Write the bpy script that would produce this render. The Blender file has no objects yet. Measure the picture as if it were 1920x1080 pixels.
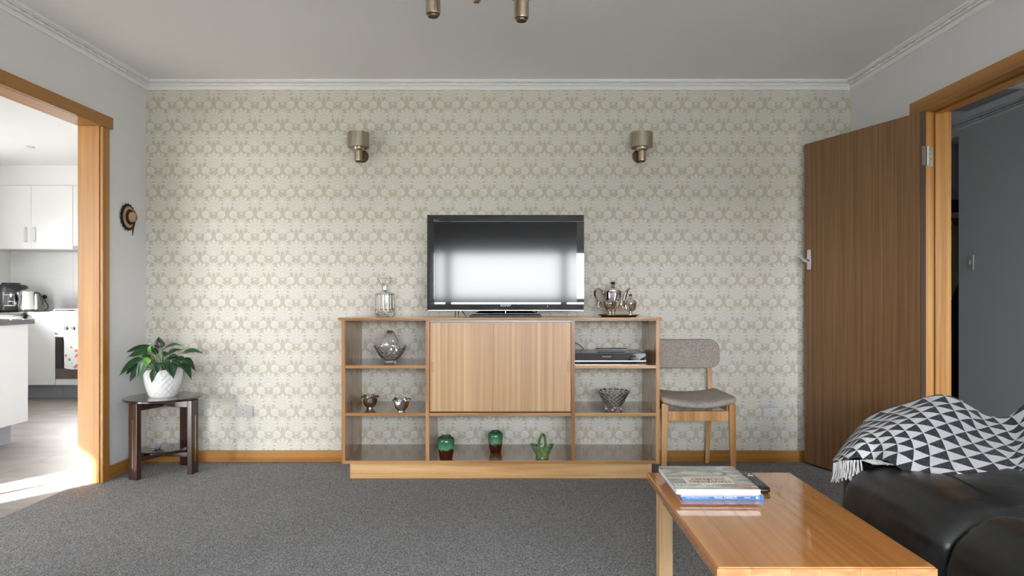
import bpy, bmesh, math, random
from mathutils import Vector, Matrix, noise
random.seed(7)
S = bpy.context.scene
COL = S.collection
PI = math.pi

# ------------------------------------------------------------------ camera
cam_d = bpy.data.cameras.new('camera')
cam = bpy.data.objects.new('camera', cam_d)
COL.objects.link(cam)
cam.location = (0, 0, 1.08)
cam.rotation_euler = (PI/2, 0, 0)
cam_d.sensor_width = 36
cam_d.lens = 1300/1920*36
cam_d.shift_x = -5/1920
cam_d.shift_y = 12/1920
cam_d.clip_start = 0.05
S.camera = cam

# ------------------------------------------------------------------ exposure
S.view_settings.view_transform = 'Standard'
S.view_settings.look = 'None'
S.view_settings.exposure = 0.16
S.view_settings.gamma = 1.0
S.view_settings.use_curve_mapping = False
S.cycles.use_denoising = True
S.cycles.max_bounces = 14
S.cycles.diffuse_bounces = 7
S.cycles.glossy_bounces = 6
S.cycles.transmission_bounces = 10
S.cycles.sample_clamp_indirect = 12
S.cycles.caustics_refractive = False
S.cycles.caustics_reflective = False

# ------------------------------------------------------------------ sky and sun
W = bpy.data.worlds.new('overcast_bright_sky')
S.world = W
W.use_nodes = True
wn = W.node_tree
wn.nodes.clear()
w_out = wn.nodes.new('ShaderNodeOutputWorld')
w_bg = wn.nodes.new('ShaderNodeBackground')
w_tc = wn.nodes.new('ShaderNodeTexCoord')
w_sep = wn.nodes.new('ShaderNodeSeparateXYZ')
w_map = wn.nodes.new('ShaderNodeMapRange')
w_map.inputs['From Min'].default_value = -1
w_map.inputs['From Max'].default_value = 1
w_ramp = wn.nodes.new('ShaderNodeValToRGB')
el = w_ramp.color_ramp.elements
el[0].position = 0.0; el[0].color = (0.27, 0.28, 0.25, 1)
el[1].position = 1.0; el[1].color = (0.72, 0.84, 1.0, 1)
e = el.new(0.489); e.color = (0.36, 0.37, 0.335, 1)
e = el.new(0.4985); e.color = (0.95, 0.97, 1.0, 1)
e = el.new(0.62); e.color = (0.92, 0.96, 1.0, 1)
wn.links.new(w_tc.outputs['Generated'], w_sep.inputs[0])
wn.links.new(w_sep.outputs['Z'], w_map.inputs['Value'])
wn.links.new(w_map.outputs[0], w_ramp.inputs[0])
wn.links.new(w_ramp.outputs[0], w_bg.inputs[0])
w_bg.inputs[1].default_value = 35.0
wn.links.new(w_bg.outputs[0], w_out.inputs[0])

sun_d = bpy.data.lights.new('sun', 'SUN')
sun_d.energy = 100.0
sun_d.angle = math.radians(0.6)
sun_d.color = (1.0, 0.97, 0.93)
sun = bpy.data.objects.new('sun', sun_d)
COL.objects.link(sun)
SUN_DIR = Vector((0.552, 0.833, -0.36)).normalized()
sun.rotation_euler = SUN_DIR.to_track_quat('-Z', 'Y').to_euler()
sun.location = (-12, -12, 10)

def portal(loc, direction, sx, sy):
    d = bpy.data.lights.new('window_portal', 'AREA')
    d.shape = 'RECTANGLE'; d.size = sx; d.size_y = sy
    d.cycles.is_portal = True
    o = bpy.data.objects.new('window_portal', d)
    COL.objects.link(o)
    o.location = loc
    o.rotation_euler = Vector(direction).to_track_quat('-Z', 'Z').to_euler()

# room numbers (metres; camera stands at x=0, y=0)
XL, XR, YB, YF, H = -2.383, 2.172, 4.483, -1.3, 2.457
WT = 0.134
XK = -5.6          # kitchen far-left wall
YK = 7.70          # kitchen end wall
portal((0.315, YF-0.17, 1.34), (0, 1, 0), 2.97, 0.73)
portal((2.88, 0.86, 1.1), (0, 1, 0), 0.46, 1.6)  # unseen opening at the hall end, added to brighten the hall
portal((XK-0.16, -0.575, 1.15), (1, 0, 0), 0.95, 2.3)
portal((XK-0.16, -4.0, 1.15), (1, 0, 0), 3.0, 2.3)  # unseen long dining window, added for its bounced light
portal((XK-0.16, 5.5, 1.475), (1, 0, 0), 1.3, 0.95)

# ------------------------------------------------------------------ helpers
LOCAL = set()
def link(o):
    COL.objects.link(o); return o
def tag(o, label=None, cat=None, group=None, kind=None):
    if label: o['label'] = label
    if cat: o['category'] = cat
    if group: o['group'] = group
    if kind: o['kind'] = kind
    return o
def thing(name, label, cat, loc=(0, 0, 0), group=None, rotz=None):
    o = link(bpy.data.objects.new(name, None))
    o.location = loc
    o.empty_display_size = 0.05
    if rotz is not None:
        o.rotation_euler = (0, 0, rotz); LOCAL.add(o.name)
    return tag(o, label, cat, group)
def root_of(o):
    while o.parent: o = o.parent
    return o
def build(name, bm, mat, parent=None, loc=None, ang=35, smooth=True, recalc=True):
    if recalc:
        bmesh.ops.recalc_face_normals(bm, faces=bm.faces)
    r = root_of(parent) if parent else None
    off = None
    if r is not None and r.name not in LOCAL: off = r.location
    if r is None and loc is not None: off = Vector(loc)
    if off is not None and off.length > 0:
        bmesh.ops.translate(bm, verts=bm.verts, vec=-Vector(off))
    me = bpy.data.meshes.new(name)
    bm.to_mesh(me); bm.free()
    if smooth:
        for p in me.polygons: p.use_smooth = True
        me.set_sharp_from_angle(angle=math.radians(ang))
    me.materials.append(mat)
    nf = len(me.polygons)
    o = link(bpy.data.objects.new(name, me))
    if smooth and ang < 60 and nf < 2500:
        wn_ = o.modifiers.new('flat_faces', 'WEIGHTED_NORMAL'); wn_.keep_sharp = True
    if parent: o.parent = parent
    elif loc is not None: o.location = loc
    return o
def struct(name, bm, mat, parent=None, **k):
    o = build(name, bm, mat, parent, **k)
    if parent is None: o['kind'] = 'structure'
    return o
def copy_tree(o, parent=None):
    c = o.copy(); link(c); c.parent = parent
    for ch in list(o.children): copy_tree(ch, c)
    return c
def nb(): return bmesh.new()
def absorb(bm, t, M=None):
    if M is not None: bmesh.ops.transform(t, matrix=M, verts=t.verts)
    me = bpy.data.meshes.new('tmp'); t.to_mesh(me); t.free()
    bm.from_mesh(me); bpy.data.meshes.remove(me)
    return bm
def box(bm, x0, x1, y0, y1, z0, z1, bev=0.0, seg=2, M=None):
    t = bmesh.new(); bmesh.ops.create_cube(t, size=1)
    for v in t.verts:
        v.co = Vector(((x0+x1)/2+v.co.x*(x1-x0), (y0+y1)/2+v.co.y*(y1-y0), (z0+z1)/2+v.co.z*(z1-z0)))
    if bev > 0:
        bmesh.ops.bevel(t, geom=t.edges[:], offset=bev, segments=seg, affect='EDGES', profile=0.5)
    return absorb(bm, t, M)
def bx(*a, **k): return box(nb(), *a, **k)
def lathe(bm, prof, loc=(0, 0, 0), seg=28, M=None, rfun=None):
    t = bmesh.new(); rings = []
    for (r, z) in prof:
        if r <= 1e-6: rings.append([t.verts.new((0, 0, z))])
        else:
            rings.append([t.verts.new(((r*(rfun(2*PI*k/seg, r, z) if rfun else 1))*math.cos(2*PI*k/seg),
                                       (r*(rfun(2*PI*k/seg, r, z) if rfun else 1))*math.sin(2*PI*k/seg), z)) for k in range(seg)])
    for a, b in zip(rings, rings[1:]):
        for k in range(seg):
            k2 = (k+1) % seg
            if len(a) == 1 and len(b) == 1: continue
            if len(a) == 1: t.faces.new((a[0], b[k], b[k2]))
            elif len(b) == 1: t.faces.new((a[k], b[0], a[k2]))
            else: t.faces.new((a[k], a[k2], b[k2], b[k]))
    if M is not None: bmesh.ops.transform(t, matrix=M, verts=t.verts)
    bmesh.ops.translate(t, verts=t.verts, vec=Vector(loc))
    return absorb(bm, t)
def tube(bm, pts, r, seg=8, cap=True, flat=None):
    pts = [Vector(p) for p in pts]; n = len(pts)
    rs = r if isinstance(r, (list, tuple)) else [r]*n
    T = [(pts[min(i+1, n-1)]-pts[max(i-1, 0)]).normalized() for i in range(n)]
    up = Vector((0, 0, 1)) if abs(T[0].z) < 0.9 else Vector((0, 1, 0))
    N = T[0].cross(up).normalized(); rings = []
    for i in range(n):
        N = (N - T[i]*N.dot(T[i])).normalized(); B = T[i].cross(N)
        fl = flat or 1.0
        rings.append([bm.verts.new(pts[i]+(N*math.cos(2*PI*k/seg)+B*fl*math.sin(2*PI*k/seg))*rs[i]) for k in range(seg)])
    for a, b in zip(rings, rings[1:]):
        for k in range(seg): bm.faces.new((a[k], a[(k+1) % seg], b[(k+1) % seg], b[k]))
    if cap: bm.faces.new(rings[0][::-1]); bm.faces.new(rings[-1])
    return bm
def prism(bm, pts, d0, d1, axis='Y', bev=0.0, M=None):
    """polygon pts in the plane across axis; Y: (x,z)  X: (y,z)  Z: (x,y)"""
    t = bmesh.new()
    def P(a, b, d): return {'Y': (a, d, b), 'X': (d, a, b), 'Z': (a, b, d)}[axis]
    A = [t.verts.new(P(a, b, d0)) for a, b in pts]; B = [t.verts.new(P(a, b, d1)) for a, b in pts]
    t.faces.new(A); t.faces.new(B[::-1]); n = len(pts)
    for i in range(n): t.faces.new((A[i], B[i], B[(i+1) % n], A[(i+1) % n]))
    bmesh.ops.recalc_face_normals(t, faces=t.faces)
    if bev > 0: bmesh.ops.bevel(t, geom=t.edges[:], offset=bev, segments=2, affect='EDGES', profile=0.5)
    return absorb(bm, t, M)
def gridm(bm, nu, nv, f, closeu=False):
    g = [[bm.verts.new(f(i/(nu if closeu else nu-1), j/(nv-1))) for i in range(nu)] for j in range(nv)]
    for j in range(nv-1):
        for i in range(nu if closeu else nu-1):
            i2 = (i+1) % nu
            bm.faces.new((g[j][i], g[j][i2], g[j+1][i2], g[j+1][i]))
    return g
def catmull(P, n):
    P = [Vector(p) for p in P]; out = []
    m = len(P)-1
    for i in range(n):
        t = i/(n-1)*m; k = min(int(t), m-1); f = t-k
        p0 = P[max(k-1, 0)]; p1 = P[k]; p2 = P[k+1]; p3 = P[min(k+2, m)]
        out.append(0.5*((2*p1)+(p2-p0)*f+(2*p0-5*p1+4*p2-p3)*f*f+(3*p1-p0-3*p2+p3)*f*f*f))
    return out
def rbox(bm, x0, x1, y0, y1, z0, z1, r, n=14, puff=0.0, fn=None):
    """soft rounded cushion"""
    t = bmesh.new(); bmesh.ops.create_cube(t, size=2)
    bmesh.ops.subdivide_edges(t, edges=t.edges[:], cuts=n, use_grid_fill=True)
    hx, hy, hz = (x1-x0)/2, (y1-y0)/2, (z1-z0)/2
    c = Vector(((x0+x1)/2, (y0+y1)/2, (z0+z1)/2))
    r = min(r, hx, hy, hz)
    for v in t.verts:
        u = v.co.copy()
        p = Vector((u.x*hx, u.y*hy, u.z*hz))
        q = Vector((max(-hx+r, min(hx-r, p.x)), max(-hy+r, min(hy-r, p.y)), max(-hz+r, min(hz-r, p.z))))
        d = p-q
        if d.length > 1e-9: p = q+d.normalized()*r
        if puff: p += Vector((u.x*puff*(1-u.y**2)*(1-u.z**2), u.y*puff*(1-u.x**2)*(1-u.z**2), u.z*puff*(1-u.x**2)*(1-u.y**2)))
        p += c
        if fn: p = fn(p, u)
        v.co = p
    return absorb(bm, t)
def text_bm(body, size, M, extrude=0.0003, align='CENTER', shear=0.0, sx=1.0):
    cu = bpy.data.curves.new('txt', 'FONT')
    cu.body = body; cu.size = size; cu.extrude = extrude; cu.align_x = align; cu.align_y = 'CENTER'; cu.resolution_u = 3; cu.shear = shear
    ob = bpy.data.objects.new('txt', cu); COL.objects.link(ob)
    dg = bpy.context.evaluated_depsgraph_get(); dg.update()
    me = bpy.data.meshes.new_from_object(ob.evaluated_get(dg))
    bm = bmesh.new(); bm.from_mesh(me)
    bpy.data.objects.remove(ob); bpy.data.curves.remove(cu); bpy.data.meshes.remove(me)
    bmesh.ops.transform(bm, matrix=M @ Matrix.Diagonal((sx, 1, 1, 1)), verts=bm.verts)
    return bm
FACE_CAM = Matrix.Rotation(PI/2, 4, 'X')      # text that faces the -Y side
def at(px, py, d):
    """a point of the photograph at depth d (metres along y)"""
    return Vector(((px-965)*d/1300, d, 1.08-(py-552)*d/1300))

# ------------------------------------------------------------------ materials
def lin(r, g, b):
    return tuple(((c/255)/12.92 if c/255 <= 0.04045 else (((c/255)+0.055)/1.055)**2.4) for c in (r, g, b))+(1,)
def newmat(name):
    m = bpy.data.materials.new(name); m.use_nodes = True
    nt = m.node_tree; b = nt.nodes['Principled BSDF']
    return m, nt, b
def pmat(name, col, rough=0.5, metal=0.0, coat=0.0, coat_r=0.05, trans=0.0, ior=1.5, spec=0.5,
         bump=None, mottle=None, sheen=0.0, emit=None):
    """bump=(scale,strength,distance) mottle=(scale,colour2,amount)"""
    m, nt, b = newmat(name)
    c = col if len(col) == 4 else tuple(col)+(1,)
    b.inputs['Base Color'].default_value = c
    b.inputs['Roughness'].default_value = rough
    b.inputs['Metallic'].default_value = metal
    b.inputs['Coat Weight'].default_value = coat
    b.inputs['Coat Roughness'].default_value = coat_r
    b.inputs['Transmission Weight'].default_value = trans
    b.inputs['IOR'].default_value = ior
    b.inputs['Specular IOR Level'].default_value = spec
    b.inputs['Sheen Weight'].default_value = sheen
    tc = None
    if bump or mottle:
        tc = nt.nodes.new('ShaderNodeTexCoord')
    if bump:
        n = nt.nodes.new('ShaderNodeTexNoise'); n.inputs['Scale'].default_value = bump[0]; n.inputs['Detail'].default_value = 3
        bp = nt.nodes.new('ShaderNodeBump'); bp.inputs['Strength'].default_value = bump[1]; bp.inputs['Distance'].default_value = bump[2]
        nt.links.new(tc.outputs['Object'], n.inputs['Vector']); nt.links.new(n.outputs[0], bp.inputs['Height'])
        nt.links.new(bp.outputs[0], b.inputs['Normal'])
    if mottle:
        n = nt.nodes.new('ShaderNodeTexNoise'); n.inputs['Scale'].default_value = mottle[0]; n.inputs['Detail'].default_value = 4
        mx = nt.nodes.new('ShaderNodeMix'); mx.data_type = 'RGBA'
        mx.inputs[6].default_value = c; mx.inputs[7].default_value = tuple(mottle[1])[:3]+(1,)
        mr = nt.nodes.new('ShaderNodeMapRange'); mr.inputs['From Min'].default_value = 0.35; mr.inputs['From Max'].default_value = 0.65
        mr.inputs['To Max'].default_value = mottle[2]
        nt.links.new(tc.outputs['Object'], n.inputs['Vector']); nt.links.new(n.outputs[0], mr.inputs['Value'])
        nt.links.new(mr.outputs[0], mx.inputs[0]); nt.links.new(mx.outputs[2], b.inputs['Base Color'])
    return m
def wood(name, dark, mid, light, axis='Z', rough=0.35, coat=0.0, coat_r=0.08, across=16.0, along=0.9, pores=1.0, bands=0.0, vary=0.25, bump=0.05, spread=0.22):
    m, nt, b = newmat(name)
    L = nt.links.new; N = nt.nodes.new
    tc = N('ShaderNodeTexCoord'); oi = N('ShaderNodeObjectInfo')
    add = N('ShaderNodeVectorMath'); add.operation = 'ADD'
    sc = N('ShaderNodeVectorMath'); sc.operation = 'SCALE'; sc.inputs[0].default_value = (7.3, 11.1, 5.7)
    L(oi.outputs['Random'], sc.inputs['Scale']); L(tc.outputs['Object'], add.inputs[0]); L(sc.outputs[0], add.inputs[1])
    def mapped(a, c):
        mp = N('ShaderNodeMapping')
        s = {'X': (a, c, c), 'Y': (c, a, c), 'Z': (c, c, a)}[axis]
        mp.inputs['Scale'].default_value = s; L(add.outputs[0], mp.inputs['Vector']); return mp
    n1 = N('ShaderNodeTexNoise'); n1.inputs['Scale'].default_value = 1; n1.inputs['Detail'].default_value = 5; n1.inputs['Distortion'].default_value = 0.6
    L(mapped(along, across).outputs[0], n1.inputs['Vector'])
    n2 = N('ShaderNodeTexNoise'); n2.inputs['Scale'].default_value = 1; n2.inputs['Detail'].default_value = 3
    L(mapped(along*5, across*14).outputs[0], n2.inputs['Vector'])
    mixv = N('ShaderNodeMath'); mixv.operation = 'MULTIPLY_ADD'; mixv.inputs[1].default_value = 0.35*pores
    L(n2.outputs[0], mixv.inputs[0]); L(n1.outputs[0], mixv.inputs[2])
    off = N('ShaderNodeMath'); off.operation = 'MULTIPLY_ADD'; off.inputs[1].default_value = vary; off.inputs[2].default_value = -vary/2-0.175*pores
    L(oi.outputs['Random'], off.inputs[0])
    tot = N('ShaderNodeMath'); tot.operation = 'ADD'; L(mixv.outputs[0], tot.inputs[0]); L(off.outputs[0], tot.inputs[1])
    src = tot
    if bands:
        # glued-up strips across the grain, each with its own tone
        n3 = N('ShaderNodeTexVoronoi'); n3.voronoi_dimensions = '1D'; n3.inputs['Scale'].default_value = bands
        sx = N('ShaderNodeSeparateXYZ'); L(add.outputs[0], sx.inputs[0])
        L(sx.outputs['X' if axis in 'YZ' else 'Z'], n3.inputs['W'])
        sp = N('ShaderNodeSeparateColor'); L(n3.outputs['Color'], sp.inputs[0])
        mm = N('ShaderNodeMath'); mm.operation = 'MULTIPLY_ADD'; mm.inputs[1].default_value = 0.22
        L(sp.outputs[0], mm.inputs[0])
        a2 = N('ShaderNodeMath'); a2.operation = 'SUBTRACT'; a2.inputs[1].default_value = 0.11; L(tot.outputs[0], a2.inputs[0])
        L(a2.outputs[0], mm.inputs[2]); src = mm
    rp = N('ShaderNodeValToRGB'); e = rp.color_ramp.elements
    e[0].position = 0.5-spread; e[0].color = dark; e[1].position = 0.5+spread; e[1].color = light
    x = e.new(0.5); x.color = mid
    L(src.outputs[0], rp.inputs[0]); L(rp.outputs[0], b.inputs['Base Color'])
    b.inputs['Roughness'].default_value = rough
    b.inputs['Coat Weight'].default_value = coat; b.inputs['Coat Roughness'].default_value = coat_r
    bp = N('ShaderNodeBump'); bp.inputs['Strength'].default_value = bump; bp.inputs['Distance'].default_value = 0.002
    L(n2.outputs[0], bp.inputs['Height']); L(bp.outputs[0], b.inputs['Normal'])
    return m

class X:
    """small expression writer for Math nodes"""
    nt = None
    def __init__(s, v): s.v = v
    @staticmethod
    def op(o, *a, clamp=False):
        n = X.nt.nodes.new('ShaderNodeMath'); n.operation = o; n.use_clamp = clamp
        for i, q in enumerate(a):
            if isinstance(q, X): X.nt.links.new(q.v, n.inputs[i])
            else: n.inputs[i].default_value = q
        return X(n.outputs[0])
    def __add__(s, o): return X.op('ADD', s, o)
    __radd__ = __add__
    def __sub__(s, o): return X.op('SUBTRACT', s, o)
    def __rsub__(s, o): return X.op('SUBTRACT', o, s)
    def __mul__(s, o): return X.op('MULTIPLY', s, o)
    __rmul__ = __mul__
    def __truediv__(s, o): return X.op('DIVIDE', s, o)
    def abs(s): return X.op('ABSOLUTE', s)
    def frac(s): return X.op('FRACT', s)
    def floor(s): return X.op('FLOOR', s)
    def sqrt(s): return X.op('SQRT', s)
    def cos(s): return X.op('COSINE', s)
    def max(s, o): return X.op('MAXIMUM', s, o)
    def min(s, o): return X.op('MINIMUM', s, o)
    def sat(s): return X.op('ADD', s, 0.0, clamp=True)
    def lt(s, o): return X.op('LESS_THAN', s, o)
def hyp(a, b): return (a*a+b*b).sqrt()
def mixrgb(nt, f, a, b):
    mx = nt.nodes.new('ShaderNodeMix'); mx.data_type = 'RGBA'
    for i, q in ((6, a), (7, b)):
        if isinstance(q, tuple): mx.inputs[i].default_value = q
        else: nt.links.new(q, mx.inputs[i])
    if isinstance(f, (int, float)): mx.inputs[0].default_value = f
    else: nt.links.new(f, mx.inputs[0])
    return mx.outputs[2]

def damask():
    m, nt, b = newmat('damask_wallpaper'); X.nt = nt
    tc = nt.nodes.new('ShaderNodeTexCoord'); sp = nt.nodes.new('ShaderNodeSeparateXYZ')
    nt.links.new(tc.outputs['Object'], sp.inputs[0])
    U, V = X(sp.outputs['X']), X(sp.outputs['Z'])
    w, h = 0.1783, 0.2842
    def motif(u0, v0):
        x = (((U-u0)/w+0.5).frac()-0.5).abs()*w
        y = ((V-v0)/h+0.70).frac()*h-0.70*h            # y in [-0.199, 0.085]
        K = 700.0
        # thistle flower: pointed leaves in three scalloped rows
        yy = y+0.022
        r = hyp(x, yy); th = X.op('ARCTAN2', x, yy)
        env = th.cos()*0.028+0.054
        tri = ((th*(15/(2*PI))+0.5).frac()-0.5).abs()*2.0       # 0 at leaf tips, 1 between leaves
        edge = env*(1.04-tri*0.30)
        q = r/env
        d1 = ((edge-r)*K).sat()
        lines = ((tri-0.80)*9).sat()*((q-0.16)*8).sat()
        tri2 = 1.0-tri
        for k0, th_ in ((0.20, 0.045), (0.43, 0.040), (0.67, 0.036)):
            lines = lines.max(((th_-(q-(k0+0.10-tri2*0.13)).abs())*45).sat())
        rib = ((0.10-tri)*12).sat()*((q-0.72)*10).sat()
        d1 = d1*(1.0-lines.max(rib)*0.72)
        # bud above and small leaf cup under the flower
        d2 = ((0.011-hyp(x, (y+0.0555)*2.1))*K).sat().max(((0.0045-hyp(x, y-0.058))*K).sat())
        d2 = d2.max(((0.0042-hyp(x-0.011, y-0.048))*K).sat())
        # curled plumes
        dx, dy = x-0.051, y+0.061
        rr = hyp(dx, dy); tc_ = X.op('ARCTAN2', dx, dy)
        rim = 0.0262+(tc_*7).cos()*0.0016
        d3 = ((rim-rr)*K).sat()
        dd = hyp(dx+0.004, dy+0.006)
        cut = ((0.0016-(dd-0.0135).abs())*K).sat().max(((tc_*9+rr*300).cos()-0.35).sat()*((rr-0.0165)*400).sat()*1.2).max(((0.0026-(dd-0.0065).abs())*K).sat()*0.8).sat()
        d3 = d3*(1.0-cut*0.75)
        a = 0.82
        ex = (x-0.030)*math.cos(a)+(y+0.086)*math.sin(a)
        ey = (y+0.086)*math.cos(a)-(x-0.030)*math.sin(a)
        d4 = ((0.0050-hyp(ex*0.30, ey))*K).sat()*0.8
        # acanthus body
        yb = y+0.120
        r2 = hyp(x, yb); t2 = X.op('ARCTAN2', x, yb)
        tr2 = ((t2*(11/(2*PI))+0.5).frac()-0.5).abs()*2.0
        env2 = 0.041-t2.cos()*0.003
        d5 = ((env2*(1.05-tr2*0.50)-r2)*K).sat()
        l5 = ((tr2-0.62)*7).sat()*((r2/env2-0.22)*8).sat()
        l5 = l5.max(((0.0013-(r2-0.0150).abs())*K).sat()).max(((0.10-tr2)*9).sat()*((r2/env2-0.5)*9).sat()*0.7)
        d5 = d5*(1.0-l5*0.72)
        # lower ribbon and feet
        d6 = ((0.0034-(hyp(x-0.014, y+0.152)-0.0090).abs())*K).sat()
        a = 0.45
        fx = (x-0.015)*math.cos(a)+(y+0.174)*math.sin(a)
        fy = (y+0.174)*math.cos(a)-(x-0.015)*math.sin(a)
        d7 = ((0.0036-hyp(fx, fy*0.32))*K).sat()
        return d1.max(d2).max(d3).max(d4).max(d5).max(d6).max(d7)
    u0, v0 = -1.501, 1.800
    val = motif(u0, v0).max(motif(u0+w/2, v0+h/2))
    n = nt.nodes.new('ShaderNodeTexNoise'); n.inputs['Scale'].default_value = 260; n.inputs['Detail'].default_value = 1
    nt.links.new(tc.outputs['Object'], n.inputs['Vector'])
    val = (val*(X(n.outputs[0])*0.5+0.75)).sat()
    col = mixrgb(nt, val.v, (0.500, 0.474, 0.380, 1), (0.672, 0.658, 0.606, 1))
    nt.links.new(col, b.inputs['Base Color'])
    b.inputs['Roughness'].default_value = 0.55
    rg = (val*-0.12+0.60)
    nt.links.new(rg.v, b.inputs['Roughness'])
    b.inputs['Specular IOR Level'].default_value = 0.35
    bp = nt.nodes.new('ShaderNodeBump'); bp.inputs['Strength'].default_value = 0.15; bp.inputs['Distance'].default_value = 0.001
    nt.links.new(val.v, bp.inputs['Height']); nt.links.new(bp.outputs[0], b.inputs['Normal'])
    return m

def carpet_mat():
    m, nt, b = newmat('charcoal_loop_carpet')
    L = nt.links.new
    tc = nt.nodes.new('ShaderNodeTexCoord')
    v = nt.nodes.new('ShaderNodeTexVoronoi'); v.inputs['Scale'].default_value = 250
    L(tc.outputs['Object'], v.inputs['Vector'])
    sp = nt.nodes.new('ShaderNodeSeparateColor'); L(v.outputs['Color'], sp.inputs[0])
    n = nt.nodes.new('ShaderNodeTexNoise'); n.inputs['Scale'].default_value = 120; n.inputs['Detail'].default_value = 4; n.inputs['Roughness'].default_value = 0.8
    L(tc.outputs['Object'], n.inputs['Vector'])
    ad = nt.nodes.new('ShaderNodeMath'); ad.operation = 'MULTIPLY_ADD'; ad.inputs[1].default_value = 0.9
    L(n.outputs[0], ad.inputs[0]); 
    m2 = nt.nodes.new('ShaderNodeMath'); m2.operation = 'MULTIPLY'; m2.inputs[1].default_value = 0.55; L(sp.outputs[0], m2.inputs[0]); L(m2.outputs[0], ad.inputs[2])
    rp = nt.nodes.new('ShaderNodeValToRGB'); e = rp.color_ramp.elements
    e[0].position = 0.3; e[0].color = (0.052, 0.053, 0.057, 1); e[1].position = 1.0; e[1].color = (0.40, 0.40, 0.405, 1)
    x = e.new(0.68); x.color = (0.160, 0.162, 0.168, 1)
    L(ad.outputs[0], rp.inputs[0]); L(rp.outputs[0], b.inputs['Base Color'])
    b.inputs['Roughness'].default_value = 0.95; b.inputs['Specular IOR Level'].default_value = 0.1
    b.inputs['Sheen Weight'].default_value = 0.15
    bp = nt.nodes.new('ShaderNodeBump'); bp.inputs['Strength'].default_value = 0.9; bp.inputs['Distance'].default_value = 0.004; bp.invert = True
    L(v.outputs['Distance'], bp.inputs['Height']); L(bp.outputs[0], b.inputs['Normal'])
    return m

M = {}
M['paper'] = damask()
M['carpet'] = carpet_mat()
M['wall'] = pmat('pale_grey_wall_paint', (0.74, 0.745, 0.76), 0.6, bump=(180, 0.05, 0.001))
M['ceil'] = pmat('ceiling_paint', (0.86, 0.86, 0.87), 0.7)
M['cornice'] = pmat('white_plaster', (0.88, 0.88, 0.88), 0.5)
M['white'] = pmat('white_laminate', (0.74, 0.738, 0.735), 0.25)
M['kwall'] = pmat('kitchen_white_paint', (0.76, 0.757, 0.75), 0.35)
M['hall'] = pmat('hall_grey_paint', (0.58, 0.58, 0.59), 0.5, bump=(180, 0.05, 0.001))
M['outer'] = pmat('pale_render', (0.5, 0.49, 0.46), 0.9)
arch_c = (lin(128, 83, 28), lin(163, 112, 44), lin(189, 140, 67))
M['archZ'] = wood('varnished_pine_upright', *arch_c, axis='Z', rough=0.42, coat=0.15, coat_r=0.2, across=42, vary=0.12, spread=0.34, along=0.7)
M['archY'] = wood('varnished_pine_head', *arch_c, axis='Y', rough=0.42, coat=0.15, coat_r=0.2, across=42, vary=0.12, spread=0.34, along=0.7)
M['archX'] = wood('varnished_pine_skirting', *arch_c, axis='X', rough=0.42, coat=0.15, coat_r=0.2, across=42, vary=0.12, spread=0.34, along=0.7)
M['doorwood'] = wood('brown_door_veneer', lin(98, 70, 44), lin(132, 97, 64), lin(156, 119, 84), axis='Z', rough=0.45, across=95, along=0.8, pores=1.2, bump=0.03, spread=0.30)
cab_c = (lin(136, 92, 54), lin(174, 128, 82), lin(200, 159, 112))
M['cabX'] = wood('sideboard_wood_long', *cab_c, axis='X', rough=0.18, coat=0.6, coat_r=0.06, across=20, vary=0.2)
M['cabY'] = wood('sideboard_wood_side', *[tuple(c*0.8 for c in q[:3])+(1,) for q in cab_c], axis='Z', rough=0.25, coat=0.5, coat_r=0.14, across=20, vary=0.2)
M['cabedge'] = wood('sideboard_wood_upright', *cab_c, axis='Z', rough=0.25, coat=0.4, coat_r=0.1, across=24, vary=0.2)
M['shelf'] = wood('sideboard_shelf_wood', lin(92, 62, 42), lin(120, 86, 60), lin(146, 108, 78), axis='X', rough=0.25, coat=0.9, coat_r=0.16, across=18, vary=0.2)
M['cabdoor'] = wood('sliding_door_veneer', lin(150, 112, 76), lin(182, 144, 104), lin(208, 174, 134), axis='Z', rough=0.4, across=70, along=0.7, bands=18, vary=0.10, spread=0.46)
M['plinth'] = wood('plinth_wood', lin(172, 124, 72), lin(202, 158, 102), lin(220, 182, 130), axis='X', rough=0.4, across=18)
tab_c = (lin(142, 86, 36), lin(176, 115, 57), lin(202, 144, 84))
M['table'] = wood('coffee_table_plank', *tab_c, axis='Y', rough=0.12, coat=1.0, coat_r=0.03, across=40, along=0.5, vary=0.16, spread=0.62, bump=0.0)
M['table'].node_tree.nodes['Principled BSDF'].inputs['Specular IOR Level'].default_value = 0.15
M['tablegrain'] = wood('coffee_table_end_grain', lin(168, 114, 64), lin(204, 156, 106), lin(224, 184, 138), axis='X', rough=0.35, coat=0.2, across=60, along=14, vary=0.04, spread=0.34)
M['tableleg'] = wood('coffee_table_leg', lin(180, 138, 92), lin(208, 170, 124), lin(224, 192, 150), axis='Z', rough=0.35, across=18)
M['chairwood'] = wood('beech_chair_wood', lin(164, 116, 66), lin(196, 150, 98), lin(216, 176, 126), axis='Z', rough=0.35, coat=0.3, across=20)
M['darkwood'] = wood('dark_stained_wood', lin(36, 20, 15), lin(54, 32, 24), lin(74, 46, 35), axis='Z', rough=0.32, coat=0.3, coat_r=0.15, across=20)
M['darktop'] = wood('dark_polished_top', lin(24, 18, 17), lin(38, 29, 26), lin(54, 42, 37), axis='X', rough=0.2, coat=0.8, coat_r=0.08, across=14)
M['black'] = pmat('black_plastic', (0.012, 0.012, 0.013), 0.35)
M['gloss'] = pmat('piano_black_plastic', (0.006, 0.006, 0.007), 0.03, coat=1.0, coat_r=0.01)
M['screen'] = pmat('lcd_screen', (0.008, 0.008, 0.009), 0.085, spec=0.34)
M['steel'] = pmat('brushed_steel', (0.62, 0.61, 0.59), 0.25, metal=1)
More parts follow.
